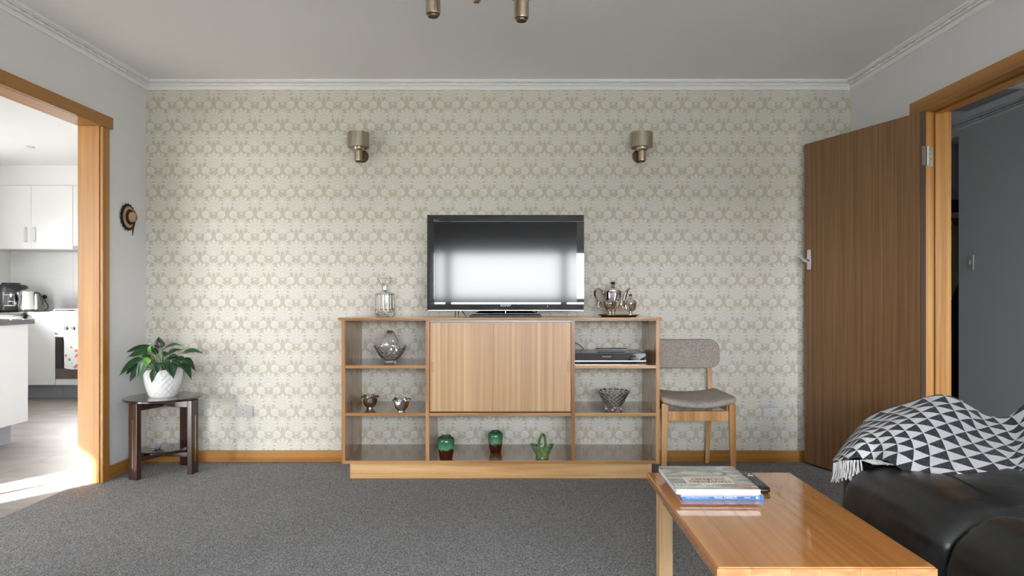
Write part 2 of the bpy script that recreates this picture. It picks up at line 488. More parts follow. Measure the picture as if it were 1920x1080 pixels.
M['silver'] = pmat('polished_silver', (0.84, 0.82, 0.80), 0.06, metal=1, bump=(40, 0.06, 0.002))
M['chrome'] = pmat('chrome', (0.8, 0.8, 0.8), 0.12, metal=1)
M['brass'] = pmat('satin_brass', (0.47, 0.39, 0.29), 0.28, metal=1)
M['gold'] = pmat('gold_brass', (0.75, 0.50, 0.16), 0.2, metal=1)
M['bronze'] = pmat('dark_bronze', (0.13, 0.075, 0.05), 0.4, metal=0.7)
M['oldbrass'] = pmat('hinge_metal', (0.28, 0.25, 0.20), 0.4, metal=0.9)
M['glass'] = pmat('cut_crystal', (0.97, 0.98, 0.98), 0.0, trans=1.0, ior=1.52)
M['plate'] = pmat('white_outlet_plastic', (0.66, 0.66, 0.67), 0.3)
M['slot'] = pmat('socket_slot', (0.03, 0.03, 0.03), 0.5)
M['paperwhite'] = pmat('page_edges', (0.80, 0.80, 0.79), 0.6, bump=(900, 0.1, 0.0005))

# ------------------------------------------------------------------ room shell
OPL = (2.15, 3.97)      # opening to the kitchen in the left wall (y range)
OPR = (2.82, 3.667)     # hall doorway in the right wall
ZO = 2.045
ZW = 2.6
WTL = 0.116
KE = XL-WTL             # kitchen side of the left wall
# floors
bm = nb(); box(bm, XL-0.10, XR+0.0, YF, YB, -0.05, 0.0)
floor = struct('floor', bm, M['carpet'])
bm = nb(); box(bm, XR+0.0, 4.8, 1.0, 7.5, -0.05, -0.001); struct('floor_hall', bm, M['carpet'])
# back wall
bm = nb(); box(bm, XL-WT, XR+WT, YB, YB+0.13, 0, ZW)
struct('wall_back', bm, M['paper'])
# left wall
bm = nb()
J = 0.021
box(bm, KE, XL, OPL[1]+J, YB, 0, ZW); box(bm, KE, XL, YF, OPL[0]-J, 0, ZW); box(bm, KE, XL, OPL[0]-J, OPL[1]+J, ZO+J, ZW)
struct('wall_left', bm, M['wall'])
bm = nb()
box(bm, XR, XR+WT, OPR[1]+J, YB, 0, ZW); box(bm, XR, XR+WT, YF, OPR[0]-J, 0, ZW); box(bm, XR, XR+WT, OPR[0]-J, OPR[1]+J, ZO+J, ZW)
struct('wall_right', bm, M['wall'])
# front wall behind the camera, with the wide window
WX0, WX1, WZ0, WZ1 = -1.17, 1.80, 0.975, 1.70
bm = nb()
box(bm, KE, WX0, YF-0.16, YF, 0, ZW); box(bm, WX1, XR+WT, YF-0.16, YF, 0, ZW)
box(bm, WX0, WX1, YF-0.16, YF, 0, WZ0); box(bm, WX0, WX1, YF-0.16, YF, WZ1, ZW)
struct('wall_front', bm, M['wall'])
w1 = link(bpy.data.objects.new('window_1', None)); w1.location = (0, YF, WZ0); w1['kind'] = 'structure'
def wpart(n, *a):
    return build(n, bx(*a, bev=0.004), M['white'], w1)
wpart('frame', WX0, WX1, YF-0.10, YF-0.05, WZ0, WZ0+0.05); wpart('frame', WX0, WX1, YF-0.10, YF-0.05, WZ1-0.05, WZ1)
wpart('frame', WX0, WX0+0.05, YF-0.10, YF-0.05, WZ0+0.05, WZ1-0.05); wpart('frame', WX1-0.05, WX1, YF-0.10, YF-0.05, WZ0+0.05, WZ1-0.05)
for x in (-0.93, 0.69): wpart('mullion', x-0.045, x+0.045, YF-0.10, YF-0.05, WZ0+0.05, WZ1-0.05)
wpart('sill', WX0-0.04, WX1+0.04, YF-0.06, YF+0.03, WZ0-0.03, WZ0)
# ceiling
bm = nb(); box(bm, XL, XR, YF, YB, H, H+0.14); struct('ceiling', bm, M['ceil'])
bm = nb(); box(bm, XR+WT, 4.8, 1.0, 7.5, H, H+0.14); struct('ceiling_hall', bm, M['hall'])
# hall shell
bm = nb(); box(bm, 3.58, 3.70, 1.0, 5.59, 0, H); box(bm, 3.58, 3.70, 5.59, 7.5, 2.36, H); struct('wall_hall', bm, M['hall'])
bm = nb(); box(bm, XR+WT, 2.65, 0.87, 1.0, 0, H); box(bm, 3.11, 3.70, 0.87, 1.0, 0, H); box(bm, 2.65, 3.11, 0.87, 1.0, 0, 0.3); box(bm, 2.65, 3.11, 0.87, 1.0, 1.9, H); box(bm, XR+WT, 4.8, 7.5, 7.63, 0, H); box(bm, 4.7, 4.83, 5.0, 7.5, 0, H)  # gap in the near end wall is added to let light into the hall
box(bm, XR+0.03, XR+WT, YB+0.13, 7.5, 0, H); box(bm, 3.70, 4.83, 5.0, 5.12, 0, H)
struct('wall_hall_far', bm, M['hall'])

def cornice(name, a, b, n, rope=True, mat='cornice', mit=(1, 1)):
    """profiled plaster cornice from a to b (xy) with inward normal n"""
    a, b, n = Vector(a+(0,)), Vector(b+(0,)), Vector(n+(0,))
    d = (b-a).normalized(); Lg = (b-a).length
    prof = [(0, -0.057), (0.012, -0.057), (0.014, -0.050), (0.022, -0.039), (0.0155, -0.037), (0.0155, -0.016), (0.036, -0.016), (0.037, -0.012), (0.05, -0.012), (0.05, 0.0), (0, 0)]
    bm = nb(); A = []; B = []
    for p, z in prof:
        A.append(bm.verts.new(a+n*p+d*p*mit[0]+Vector((0, 0, H+z)))); B.append(bm.verts.new(b+n*p-d*p*mit[1]+Vector((0, 0, H+z))))
    for i in range(len(prof)-1): bm.faces.new((A[i], A[i+1], B[i+1], B[i]))
    o = struct(name, bm, M[mat], ang=20)
    if rope:
        bm = nb(); per = 0.081; k = int((Lg-0.07)/0.0081); pts = []; rs = []
        for i in range(k+1):
            t = 0.035+(Lg-0.07)*i/k; ph = (t/per) % 1.0
            pts.append(a+d*t+n*(0.0255+0.002*math.sin(2*PI*ph))+Vector((0, 0, H-0.0265+0.0045*(ph-0.5)*(1 if ph < 0.9 else (0.95-ph)*20 if ph < 1 else 0))))
            rs.append(0.0022+0.0078*math.sin(PI*ph)**0.8)
        tube(bm, pts, rs, 8)
        build('rope_moulding', bm, M[mat], o, ang=60)
    return o
cornice('trim_1', (XL, YB), (XR, YB), (0, -1))
cornice('trim_2', (XL, YF), (XL, YB), (1, 0))
cornice('trim_3', (XR, YF), (XR, YB), (-1, 0))
cornice('trim_4', (XL, YF), (XR, YF), (0, 1), rope=False)
cornice('trim_5', (3.58, 1.0), (3.58, 7.0), (-1, 0), mat='hall', mit=(0, 0))
# skirting
def skirt(name, *b):
    bm = nb(); box(bm, *b, bev=0.004)
    return bm
struct('baseboard_back', skirt('', XL, XR, YB-0.018, YB, 0, 0.073), M['archX'])
struct('baseboard_left', skirt('', XL, XL+0.018, 4.043, YB-0.018, 0, 0.073), M['archY'])
struct('baseboard_right', skirt('', XR-0.018, XR, 3.74, YB-0.018, 0, 0.073), M['archY'])
struct('baseboard_hall', skirt('', 3.562, 3.58, 1.0, 5.59, 0, 0.073), M['hall'])

# timber door surrounds
def surround(name, x_room, sgn, y0, y1, cas, WT=WT):
    """sgn: +1 the room lies towards +x"""
    t = link(bpy.data.objects.new(name, None)); t.location = (x_room, y1, 0); t['kind'] = 'structure'
    xa, xb = x_room-sgn*(WT+0.004), x_room+sgn*0.004
    lo, hi = min(xa, xb), max(xa, xb)
    build('jamb', bx(lo, hi, y1-0.0, y1+0.02, 0, ZO, bev=0.002), M['archZ'], t)
    build('jamb', bx(lo, hi, y0-0.02, y0, 0, ZO, bev=0.002), M['archZ'], t)
    build('jamb_head', bx(lo, hi, y0-0.02, y1+0.02, ZO, ZO+0.02, bev=0.002), M['archY'], t)
    ca, cb = x_room+sgn*0.0045, x_room+sgn*0.022
    lo, hi = min(ca, cb), max(ca, cb)
    build('casing', bx(lo, hi, y1+0.006, y1+cas, 0, ZO-0.0005, bev=0.003), M['archZ'], t)
    build('casing', bx(lo, hi, y0-cas, y0-0.006, 0, ZO-0.0005, bev=0.003), M['archZ'], t)
    lo2, hi2 = (lo, hi+0.004) if sgn > 0 else (lo-0.004, hi)
    build('head_casing', bx(lo2, hi2, y0-cas-0.03, y1+cas+0.032, ZO+0.0005, ZO+0.070, bev=0.003), M['archY'], t)
    return t
surround('trim_6', XL, 1, OPL[0], OPL[1], 0.072, WTL)
t7 = surround('trim_7', XR, -1, OPR[0], OPR[1], 0.072)
build('door_stop', bx(XR+0.046, XR+0.075, OPR[1]-0.013, OPR[1]-0.0005, 0, ZO-0.0005, bev=0.002), M['archZ'], t7)
build('door_stop', bx(XR+0.046, XR+0.075, OPR[0], OPR[1]-0.014, ZO-0.013, ZO-0.0005, bev=0.002), M['archY'], t7)

# the open door (leaf in local coordinates: u along the leaf, v through it)
PIN = Vector((2.165, 3.644, 0.0)); DU = Vector((-0.334, 0.942, 0)).normalized()
dr = thing('door_1', None, None, PIN, rotz=math.atan2(DU.y, DU.x)); dr['kind'] = 'structure'
DW = 0.838
build('door_panel', bx(0.004, DW, 0.004, 0.039, 0.012, 2.036, bev=0.0015), M['doorwood'], dr)
build('hinge_edge', bx(0.0005, 0.004, 0.004, 0.039, 0.012, 2.036), pmat('door_edge_dark', (0.06, 0.035, 0.022), 0.5), dr)
# lever handle on the long plate (v = 0.039 is the side we see)
HX, HZ = DW-0.043, 1.30
hp = build('handle_plate', prism(nb(), [(HX-0.010, HZ+0.062), (HX+0.012, HZ+0.062), (HX+0.016, HZ+0.01), (HX+0.014, HZ-0.062), (HX-0.012, HZ-0.062), (HX-0.016, HZ-0.01)], 0.0392, 0.046, 'Y', bev=0.002), M['plate'], dr)
bm = nb(); lathe(bm, [(0.0, 0), (0.011, 0), (0.011, 0.028), (0, 0.028)], seg=14, M=Matrix.Translation((HX, 0.046, HZ-0.006)) @ Matrix.Rotation(-PI/2, 4, 'X'))
build('spindle', bm, M['chrome'], hp)
bm = nb(); tube(bm, catmull([(HX-0.030, 0.076, HZ-0.018), (HX, 0.076, HZ-0.008), (HX+0.022, 0.076, HZ+0.008), (HX+0.052, 0.074, HZ+0.018)], 12), [0.006, 0.008, 0.009, 0.010, 0.010, 0.010, 0.009, 0.009, 0.008, 0.007, 0.006, 0.003], 10, flat=0.7)
build('lever', bm, M['plate'], hp)
for dz in (0.05, -0.05):
    bm = nb(); lathe(bm, [(0, 0), (0.003, 0), (0.003, 0.0012), (0, 0.0012)], seg=10, M=Matrix.Translation((HX, 0.046, HZ+dz)) @ Matrix.Rotation(-PI/2, 4, 'X'))
    build('screw', bm, M['oldbrass'], hp)
for hz in (1.808, 0.25):
    bm = nb()
    for k in range(5): lathe(bm, [(0, 0), (0.0055, 0), (0.0055, 0.0195), (0, 0.0195)], seg=10, loc=(-0.004, -0.004, hz-0.05+0.0202*k))
    hg = build('hinge', bm, M['chrome'], dr)
    build('hinge_leaf', bx(-0.0015, 0.0004, 0.004, 0.034, hz-0.05, hz+0.05), M['oldbrass'], hg)
    bm = nb()
    for dz in (-0.038, -0.013, 0.013, 0.038): lathe(bm, [(0, 0), (0.003, 0), (0.003, 0.001), (0, 0.001)], seg=8, M=Matrix.Translation((-0.0015, 0.018, hz+dz)) @ Matrix.Rotation(-PI/2, 4, 'Y'))
    build('hinge_screws', bm, M['chrome'], hg)
    # jamb leaf
    lf = build('hinge_plate', bx(XR+0.006, XR+0.040, OPR[1]-0.0022, OPR[1]-0.0004, hz-0.05, hz+0.05, bev=0.0006), M['oldbrass'], t7)
    bm = nb()
    for q, dz in enumerate((-0.038, -0.013, 0.013, 0.038)): lathe(bm, [(0, 0), (0.003, 0), (0.003, 0.0008), (0, 0.0008)], seg=8, M=Matrix.Translation((XR+0.02+0.008*(q % 2), OPR[1]-0.0022, hz+dz)) @ Matrix.Rotation(PI/2, 4, 'X'))
    build('hinge_screws', bm, M['bronze'], lf)

# ------------------------------------------------------------------ kitchen shell
def tilemat():
    m, nt, b = newmat('stone_look_floor_tile'); L = nt.links.new
    tc = nt.nodes.new('ShaderNodeTexCoord'); oi = nt.nodes.new('ShaderNodeObjectInfo')
    n = nt.nodes.new('ShaderNodeTexNoise'); n.noise_dimensions = '4D'; n.inputs['Scale'].default_value = 5; n.inputs['Detail'].default_value = 5
    mp = nt.nodes.new('ShaderNodeMapping'); mp.inputs['Scale'].default_value = (0.6, 1.6, 1)
    ml = nt.nodes.new('ShaderNodeMath'); ml.operation = 'MULTIPLY'; ml.inputs[1].default_value = 30
    L(oi.outputs['Random'], ml.inputs[0]); L(ml.outputs[0], n.inputs['W']); L(tc.outputs['Object'], mp.inputs[0]); L(mp.outputs[0], n.inputs['Vector'])
    rp = nt.nodes.new('ShaderNodeValToRGB'); e = rp.color_ramp.elements
    e[0].position = 0.3; e[0].color = lin(126, 119, 114); e[1].position = 0.7; e[1].color = lin(158, 151, 145)
    L(n.outputs[0], rp.inputs[0]); L(rp.outputs[0], b.inputs['Base Color'])
    b.inputs['Roughness'].default_value = 0.36
    return m
M['tile'] = tilemat()
M['grout'] = pmat('grey_grout', lin(140, 130, 124), 0.8)
M['walltile'] = pmat('glossy_white_wall_tile', (0.70, 0.70, 0.69), 0.12, bump=(14, 0.25, 0.004))
bm = nb(); box(bm, XK-0.15, XL-0.10, -6.6, YK, -0.06, -0.004); fk = struct('floor_kitchen', bm, M['grout'])
tm = None
y = YK-0.0
j = 0
while y > -1.3:
    for i in range(6):
        x1 = XL-0.10-0.6*i; x0 = max(x1-0.6, XK)
        if x1-x0 < 0.1: continue
        ya = y-0.6
        bm = nb(); box(bm, -(x1-x0)/2+0.0007, (x1-x0)/2-0.0007, -0.2993, 0.2993, -0.004, 0.0)
        if abs(x1-x0-0.6) < 1e-6:
            if tm is None:
                o = build('tile', bm, M['tile'], fk, smooth=False); tm = o.data
            else:
                bm.free(); o = link(bpy.data.objects.new('tile', tm)); o.parent = fk
        else: o = build('tile', bm, M['tile'], fk, smooth=False)
        o.location = ((x0+x1)/2, (y+ya)/2, 0)
    y -= 0.6
# kitchen walls
bm = nb(); box(bm, XK-0.15, KE, YK, YK+0.13, 0, ZW); kb = struct('wall_kitchen_back', bm, M['kwall'])
bm = nb()
for (a, b_, z0, z1) in ((-6.6, -5.5, 0, ZW), (-2.5, -1.05, 0, ZW), (-0.1, 4.85, 0, ZW), (6.15, YK, 0, ZW), (-5.5, -2.5, 2.3, ZW), (-1.05, -0.1, 2.3, ZW), (4.85, 6.15, 0, 1.0), (4.85, 6.15, 1.95, ZW)):
    box(bm, XK-0.15, XK, a, b_, z0, z1)
kl = struct('wall_kitchen_left', bm, M['kwall'])
bm = nb(); box(bm, KE, KE+0.05, YB+0.13, YK, 0, ZW); struct('wall_kitchen_right', bm, M['kwall'])
bm = nb(); box(bm, KE-0.0, KE+0.10, -6.6, YF-0.16, 0, 4.6); box(bm, XK-0.15, KE, -6.75, -6.6, 0, ZW); struct('wall_wing_sunblock', bm, M['outer'])  # tall unseen wall added to keep the sun off the living-room window
bm = nb(); box(bm, XK-0.15, KE, -6.75, YK, H, H+0.14); struct('ceiling_kitchen', bm, M['kwall'])
bm = nb(); box(bm, XK, KE-0.6, 7.40, YK, 2.242, H); struct('trim_8', bm, M['kwall'])
for n, (ya, yb) in enumerate(((-1.05, -0.1), (4.85, 6.15), (-5.5, -2.5))):  # the last, longest window is an unseen addition for sun bounce
    z0, z1 = (1.0, 1.95) if n == 1 else (0.0, 2.3)
    w = link(bpy.data.objects.new('window_%d' % (n+2), None)); w.location = (XK, ya, z0); w['kind'] = 'structure'
    for (p, q, r, s) in ((ya, ya+0.04, z0, z1), (yb-0.04, yb, z0, z1)): build('frame', bx(XK-0.09, XK-0.05, p, q, r, s), M['white'], w)
    build('frame', bx(XK-0.09, XK-0.05, ya+0.04, yb-0.04, z1-0.04, z1), M['white'], w)
    if n != 1:
        for k in range(1, (2 if n == 0 else 4)):
            yy = -0.60 if n == 0 else ya+(yb-ya)*k/4
            build('mullion', bx(XK-0.09, XK-0.05, yy-0.025, yy+0.025, z0, z1-0.04), M['white'], w)
# splashback tiles
def splash(parent, face, a0, a1):
    a = a1; row_m = {}
    while a > a0+0.02:
        b_ = max(a-0.6, a0)
        for z0, z1 in ((0.9, 1.245), (1.245, 1.562)):
            bm = nb()
            if face == 'Y': box(bm, b_+0.0004, a-0.0004, YK-0.008, YK, z0+0.0004, z1-0.0004, bev=0.0006, seg=1)
            else: box(bm, XK, XK+0.008, b_+0.0004, a-0.0004, z0+0.0004, z1-0.0004, bev=0.0006, seg=1)
            build('tile', bm, M['walltile'], parent, smooth=False)
        a -= 0.6
splash(kb, 'Y', XK+0.008, KE-0.6)
splash(kl, 'X', 6.17, YK-0.008)

# ------------------------------------------------------------------ kitchen things
M['kick'] = pmat('grey_kickboard', lin(150, 152, 158), 0.4)
M['bench'] = pmat('dark_grey_benchtop', lin(74, 72, 72), 0.15, coat=0.5)
M['brown'] = pmat('oven_brown_panel', lin(96, 82, 74), 0.35)
M['ovenglass'] = pmat('oven_black_glass', (0.012, 0.011, 0.010), 0.05)
M['charcoal'] = pmat('charcoal_plastic', (0.06, 0.062, 0.068), 0.22)
def cabinet(name, label, x0, x1, y0, y1, z0, z1, doors, face='Y', handles=(), kick=True, group=None):
    t = thing(name, label, 'cabinet', ((x0+x1)/2, (y0+y1)/2, 0 if kick else z0), group)
    f = 0.019
    if face == 'Y': build('carcass', bx(x0+0.001, x1-0.001, y0+f, y1, z0, z1), M['white'], t)
    else: build('carcass', bx(x0, x1-f, y0+0.001, y1-0.001, z0, z1), M['white'], t)
    for k, (a, b_) in enumerate(doors):
        if face == 'Y': d = build('door', bx(a+0.0015, b_-0.0015, y0, y0+f-0.001, z0+0.0015, z1-0.002, bev=0.001), M['white'], t)
        else: d = build('door', bx(x1-f+0.001, x1, a+0.0015, b_-0.0015, z0+0.0015, z1-0.002, bev=0.001), M['white'], t)
        if k < len(handles):
            hx, za, zb = handles[k]; bm = nb()
            tube(bm, catmull([(hx, y0, za), (hx, y0-0.026, za+0.004), (hx, y0-0.030, za+0.02), (hx, y0-0.030, zb-0.02), (hx, y0-0.026, zb-0.004), (hx, y0, zb)], 16), 0.0055, 8)
            build('handle', bm, M['steel'], d)
    if kick:
        if face == 'Y': build('kickboard', bx(x0, x1, y0+0.12, y0+0.136, 0, z0), M['kick'], t)
        else: build('kickboard', bx(x1-0.136, x1-0.12, y0, y1, 0, z0), M['kick'], t)
    return t
cabinet('base_cabinet', 'white base cabinet with one plain door, between island and oven', -5.0, -4.712, 7.11, 7.66, 0.15, 0.862, [(-5.0, -4.712)])
cabinet('base_cabinet', 'white base cabinet run along the left kitchen wall, behind the island', -5.58, -5.03, 5.3, 7.10, 0.15, 0.862, [(5.3, 5.9), (5.9, 6.5), (6.5, 7.1)], face='X')
cabinet('wall_cupboard', 'white two-door wall cupboard with metal bow handles above kettle', -5.59, -4.705, 7.38, 7.69, 1.563, 2.240, [(-5.59, -5.148), (-5.148, -4.705)], handles=[(-5.20, 1.64, 1.79), (-5.108, 1.64, 1.79)], kick=False)
cabinet('wall_cupboard', 'white wall cupboard beside the door jamb, above the cooktop', -4.702, -4.10, 7.38, 7.69, 1.60, 2.240, [(-4.702, -4.40), (-4.40, -4.10)], kick=False)
cabinet('base_cabinet', 'white base cabinet to the right of the oven', -4.10, -3.5, 7.11, 7.66, 0.15, 0.862, [(-4.10, -3.5)])
bm = nb(); box(bm, -5.585, -3.5, 7.09, 7.69, 0.863, 0.899, bev=0.003); box(bm, -5.585, -5.01, 5.3, 7.09, 0.863, 0.899, bev=0.003)
tag(build('worktop', bm, M['bench'], None, loc=(-4.6, 7.4, 0.863)), 'dark grey L-shaped kitchen worktop carrying kettle and cooktop', 'worktop')
# island
t = thing('island_unit', 'white kitchen island with grey kickboard and dark overhanging top', 'island', (-4.35, 4.7, 0))
build('carcass', bx(-5.15, -3.60, 4.25, 5.09, 0.15, 0.862), M['white'], t)
build('end_panel', bx(-3.598, -3.58, 4.24, 5.10, 0.15, 0.862, bev=0.001), M['white'], t)
build('kickboard', bx(-5.1, -3.67, 4.33, 5.05, 0, 0.15), M['kick'], t)
build('countertop', bx(-5.2, -3.55, 4.2, 5.13, 0.863, 0.898, bev=0.003), M['bench'], t)
# oven
t = thing('oven', 'built-in steel oven with black glass door and brown lower panel', 'oven', (-4.41, 7.35, 0.15))
build('housing', bx(-4.708, -4.105, 7.125, 7.66, 0.15, 0.861), M['white'], t)
build('filler_panel', bx(-4.706, -4.107, 7.108, 7.124, 0.800, 0.860), M['white'], t)
build('filler_panel', bx(-4.706, -4.107, 7.108, 7.124, 0.151, 0.212), M['white'], t)
cp = build('control_panel', bx(-4.704, -4.109, 7.098, 7.124, 0.684, 0.794, bev=0.002), M['steel'], t)
for kx in (-4.594, -4.522, -4.40, -4.33):
    bm = nb(); lathe(bm, [(0, 0), (0.021, 0), (0.019, 0.018), (0.016, 0.022), (0, 0.022)], seg=18, M=Matrix.Translation((kx, 7.098, 0.738)) @ Matrix.Rotation(PI/2, 4, 'X'))
    box(bm, kx-0.004, kx+0.004, 7.070, 7.078, 0.720, 0.756, bev=0.001)
    k = build('knob', bm, M['charcoal'], cp)
dd = build('door', bx(-4.704, -4.109, 7.100, 7.124, 0.318, 0.676, bev=0.002), M['ovenglass'], t)
build('trim_strip', bx(-4.704, -4.109, 7.0965, 7.0995, 0.640, 0.676), M['steel'], dd)
bm = nb(); tube(bm, [(-4.68, 7.060, 0.655), (-4.13, 7.060, 0.655)], 0.008, 10)
for x in (-4.66, -4.15): tube(bm, [(x, 7.0965, 0.655), (x, 7.060, 0.655)], 0.006, 8)
build('handle', bm, M['steel'], dd)
build('lower_panel', bx(-4.704, -4.109, 7.100, 7.124, 0.216, 0.316, bev=0.002), M['brown'], t)
build('kickboard', bx(-4.708, -4.105, 7.23, 7.246, 0, 0.15), M['kick'], t)
# tea towel
def towelmat():
    m, nt, b = newmat('floral_tea_towel'); L = nt.links.new
    tc = nt.nodes.new('ShaderNodeTexCoord')
    v = nt.nodes.new('ShaderNodeTexVoronoi'); v.inputs['Scale'].default_value = 19; L(tc.outputs['Object'], v.inputs['Vector'])
    lt = nt.nodes.new('ShaderNodeMath'); lt.operation = 'LESS_THAN'; lt.inputs[1].default_value = 0.30; L(v.outputs['Distance'], lt.inputs[0])
    sp = nt.nodes.new('ShaderNodeSeparateColor'); L(v.outputs['Color'], sp.inputs[0])
    rp = nt.nodes.new('ShaderNodeValToRGB'); rp.color_ramp.interpolation = 'CONSTANT'; e = rp.color_ramp.elements
    e[0].position = 0; e[0].color = lin(214, 98, 84); e[1].position = 0.3; e[1].color = lin(240, 196, 88)
    for p, c in ((0.48, lin(108, 140, 108)), (0.66, lin(130, 140, 170)), (0.82, lin(224, 130, 110))): x = e.new(p); x.color = c
    L(sp.outputs[0], rp.inputs[0])
    L(mixrgb(nt, lt.outputs[0], (0.74, 0.73, 0.71, 1), rp.outputs[0]), b.inputs['Base Color']); b.inputs['Roughness'].default_value = 0.9
    return m
bm = nb()
def tw(u, v):
    x = -4.585+u*0.30
    yy = 7.047+0.006*math.sin(u*9+v*2)
    if v < 0.42: return Vector((x, 7.078+0.004*math.sin(u*7), 0.46+(0.655-0.46)*v/0.42))
    if v < 0.55:
        a = (v-0.42)/0.13*PI
        return Vector((x, 7.060+0.0125*math.cos(a)-0.001, 0.655+0.0125*math.sin(a)))
    return Vector((x+0.01*(v-0.55), yy-0.004*(v-0.55), 0.655-(v-0.55)/0.45*(0.325+0.012*math.sin(u*5))))
gridm(bm, 16, 34, tw)
tag(build('tea_towel', bm, towelmat(), None, loc=(-4.45, 7.06, 0.66), ang=80), 'white tea towel with small red and yellow flowers hanging from oven handle', 'towel')
# cooktop
t = thing('cooktop', 'steel gas cooktop set into the dark worktop above the oven', 'cooktop', (-4.4, 7.4, 0.899))
build('hob_plate', bx(-4.80, -4.1, 7.17, 7.60, 0.8992, 0.905, bev=0.002), M['steel'], t)
for x in (-4.66, -4.24):
    for y in (7.28, 7.49):
        bm = nb(); lathe(bm, [(0, 0.905), (0.045, 0.905), (0.045, 0.913), (0.03, 0.918), (0, 0.918)], loc=(x, y, 0), seg=18)
        build('burner', bm, M['black'], t)
for x in (-4.66, -4.24):
    bm = nb()
    for dx in (-0.12, 0, 0.12): box(bm, x+dx-0.004, x+dx+0.004, 7.2, 7.57, 0.922, 0.930)
    for y in (7.2, 7.566): box(bm, x-0.124, x+0.124, y-0.004, y+0.004, 0.922, 0.930); 
    for dx in (-0.12, 0.12):
        for y in (7.2, 7.566): box(bm, x+dx-0.004, x+dx+0.004, y-0.004, y+0.004, 0.905, 0.923)
    build('trivet', bm, M['charcoal'], t)
# multi cooker
t = thing('multi_cooker', 'round dark grey multi-cooker with control panel, left of the kettle', 'cooker', (-5.36, 7.38, 0.899))
bm = nb(); lathe(bm, [(0, 0.900), (0.135, 0.900), (0.152, 0.915), (0.160, 0.96), (0.160, 1.10), (0.156, 1.112), (0, 1.112)], loc=(-5.36, 7.38, 0), seg=40)
body = build('body', bm, M['charcoal'], t)
bm = nb(); lathe(bm, [(0, 1.113), (0.158, 1.113), (0.160, 1.135), (0.150, 1.165), (0.125, 1.183), (0, 1.187)], loc=(-5.36, 7.38, 0), seg=40)
lid = build('lid', bm, M['black'], t)
bm = nb(); lathe(bm, [(0, 1.187), (0.085, 1.185), (0.080, 1.203), (0, 1.205)], loc=(-5.36, 7.38, 0), seg=30, rfun=lambda a, r, z: 1+0.05*math.cos(12*a))
build('lid_rim', bm, M['black'], lid)
def cyl_patch(cx, cy, r, a0, a1, z0, z1, th=0.004, n=8):
    bm = nb(); A = []
    for rr in (r, r+th):
        A.append([[bm.verts.new((cx+rr*math.sin(a0+(a1-a0)*i/n), cy-rr*math.cos(a0+(a1-a0)*i/n), z)) for i in range(n+1)] for z in (z0, z1)])
    for i in range(n):
        bm.faces.new((A[1][0][i], A[1][0][i+1], A[1][1][i+1], A[1][1][i]))
        bm.faces.new((A[0][0][i], A[1][0][i], A[1][0][i+1], A[0][0][i+1])) if False else None
        bm.faces.new((A[1][1][i], A[1][1][i+1], A[0][1][i+1], A[0][1][i]))
        bm.faces.new((A[0][0][i], A[0][0][i+1], A[1][0][i+1], A[1][0][i]))
    for i in (0, n): bm.faces.new((A[0][0][i], A[1][0][i], A[1][1][i], A[0][1][i]))
    return bm
pn = build('control_panel', cyl_patch(-5.36, 7.38, 0.1605, 0.25, 1.35, 0.955, 1.085), M['gloss'], t)
for z0, z1 in ((0.962, 0.966), (1.075, 1.079), (1.005, 1.009)): build('panel_line', cyl_patch(-5.36, 7.38, 0.1646, 0.27 if abs(z0-1.005) > 0.02 else 0.45, 1.33 if abs(z0-1.005) > 0.02 else 1.1, z0, z1, 0.002), M['steel'], pn)
bm = nb(); c = Vector((-5.36+0.165*math.sin(0.85), 7.38-0.165*math.cos(0.85), 0.985)); lathe(bm, [(0, 0), (0.014, 0), (0.013, 0.012), (0, 0.012)], seg=16, M=Matrix.Translation(c) @ Matrix.Rotation(0.85, 4, 'Z') @ Matrix.Rotation(PI/2, 4, 'X'))
build('dial', bm, M['chrome'], pn)
# kettle
kx, ky = -5.08, 7.24
build('kickboard', bx(-5.35, -5.001, 7.231, 7.245, 0, 0.15), M['kick'], bpy.data.objects['base_cabinet'])
t = thing('kettle', 'brushed steel electric kettle with black handle and water gauge', 'kettle', (kx, ky, 0.899))
bm = nb(); lathe(bm, [(0, 0.8995), (0.092, 0.8995), (0.092, 0.914), (0.08, 0.920), (0, 0.920)], loc=(kx, ky, 0), seg=32); build('power_base', bm, M['charcoal'], t)
bm = nb(); lathe(bm, [(0, 0.921), (0.088, 0.921), (0.090, 0.935), (0.084, 1.02), (0.078, 1.105), (0.074, 1.112), (0, 1.112)], loc=(kx, ky, 0), seg=36); bd = build('body', bm, M['steel'], t)
bm = nb(); lathe(bm, [(0, 1.1125), (0.072, 1.1125), (0.06, 1.124), (0.02, 1.130), (0.012, 1.138), (0, 1.139)], loc=(kx, ky, 0), seg=32); build('lid', bm, M['steel'], t)
bm = nb(); tube(bm, catmull([(kx-0.068, ky, 1.03), (kx-0.088, ky, 1.065), (kx-0.112, ky, 1.098)], 8), [0.026, 0.025, 0.023, 0.021, 0.018, 0.015, 0.013, 0.012], 12); build('spout', bm, M['steel'], t)
bm = nb(); tube(bm, catmull([(kx+0.074, ky, 1.098), (kx+0.105, ky, 1.092), (kx+0.136, ky, 1.05), (kx+0.150, ky, 1.0), (kx+0.144, ky, 0.965)], 18), [0.014]*14+[0.013, 0.012, 0.010, 0.007], 10, flat=0.8); build('handle', bm, M['black'], t)
bm = nb(); tube(bm, [(kx-0.018, ky-0.084, 0.975), (kx-0.018, ky-0.083, 1.02), (kx-0.018, ky-0.081, 1.075)], [0.009, 0.011, 0.009], 12); gq = build('water_gauge', bm, M['charcoal'], t)
bm = nb()
for z in (0.99, 1.01, 1.03, 1.05): box(bm, kx-0.023, kx-0.013, ky-0.097, ky-0.0935, z, z+0.003)
build('gauge_marks', bm, M['plate'], gq)
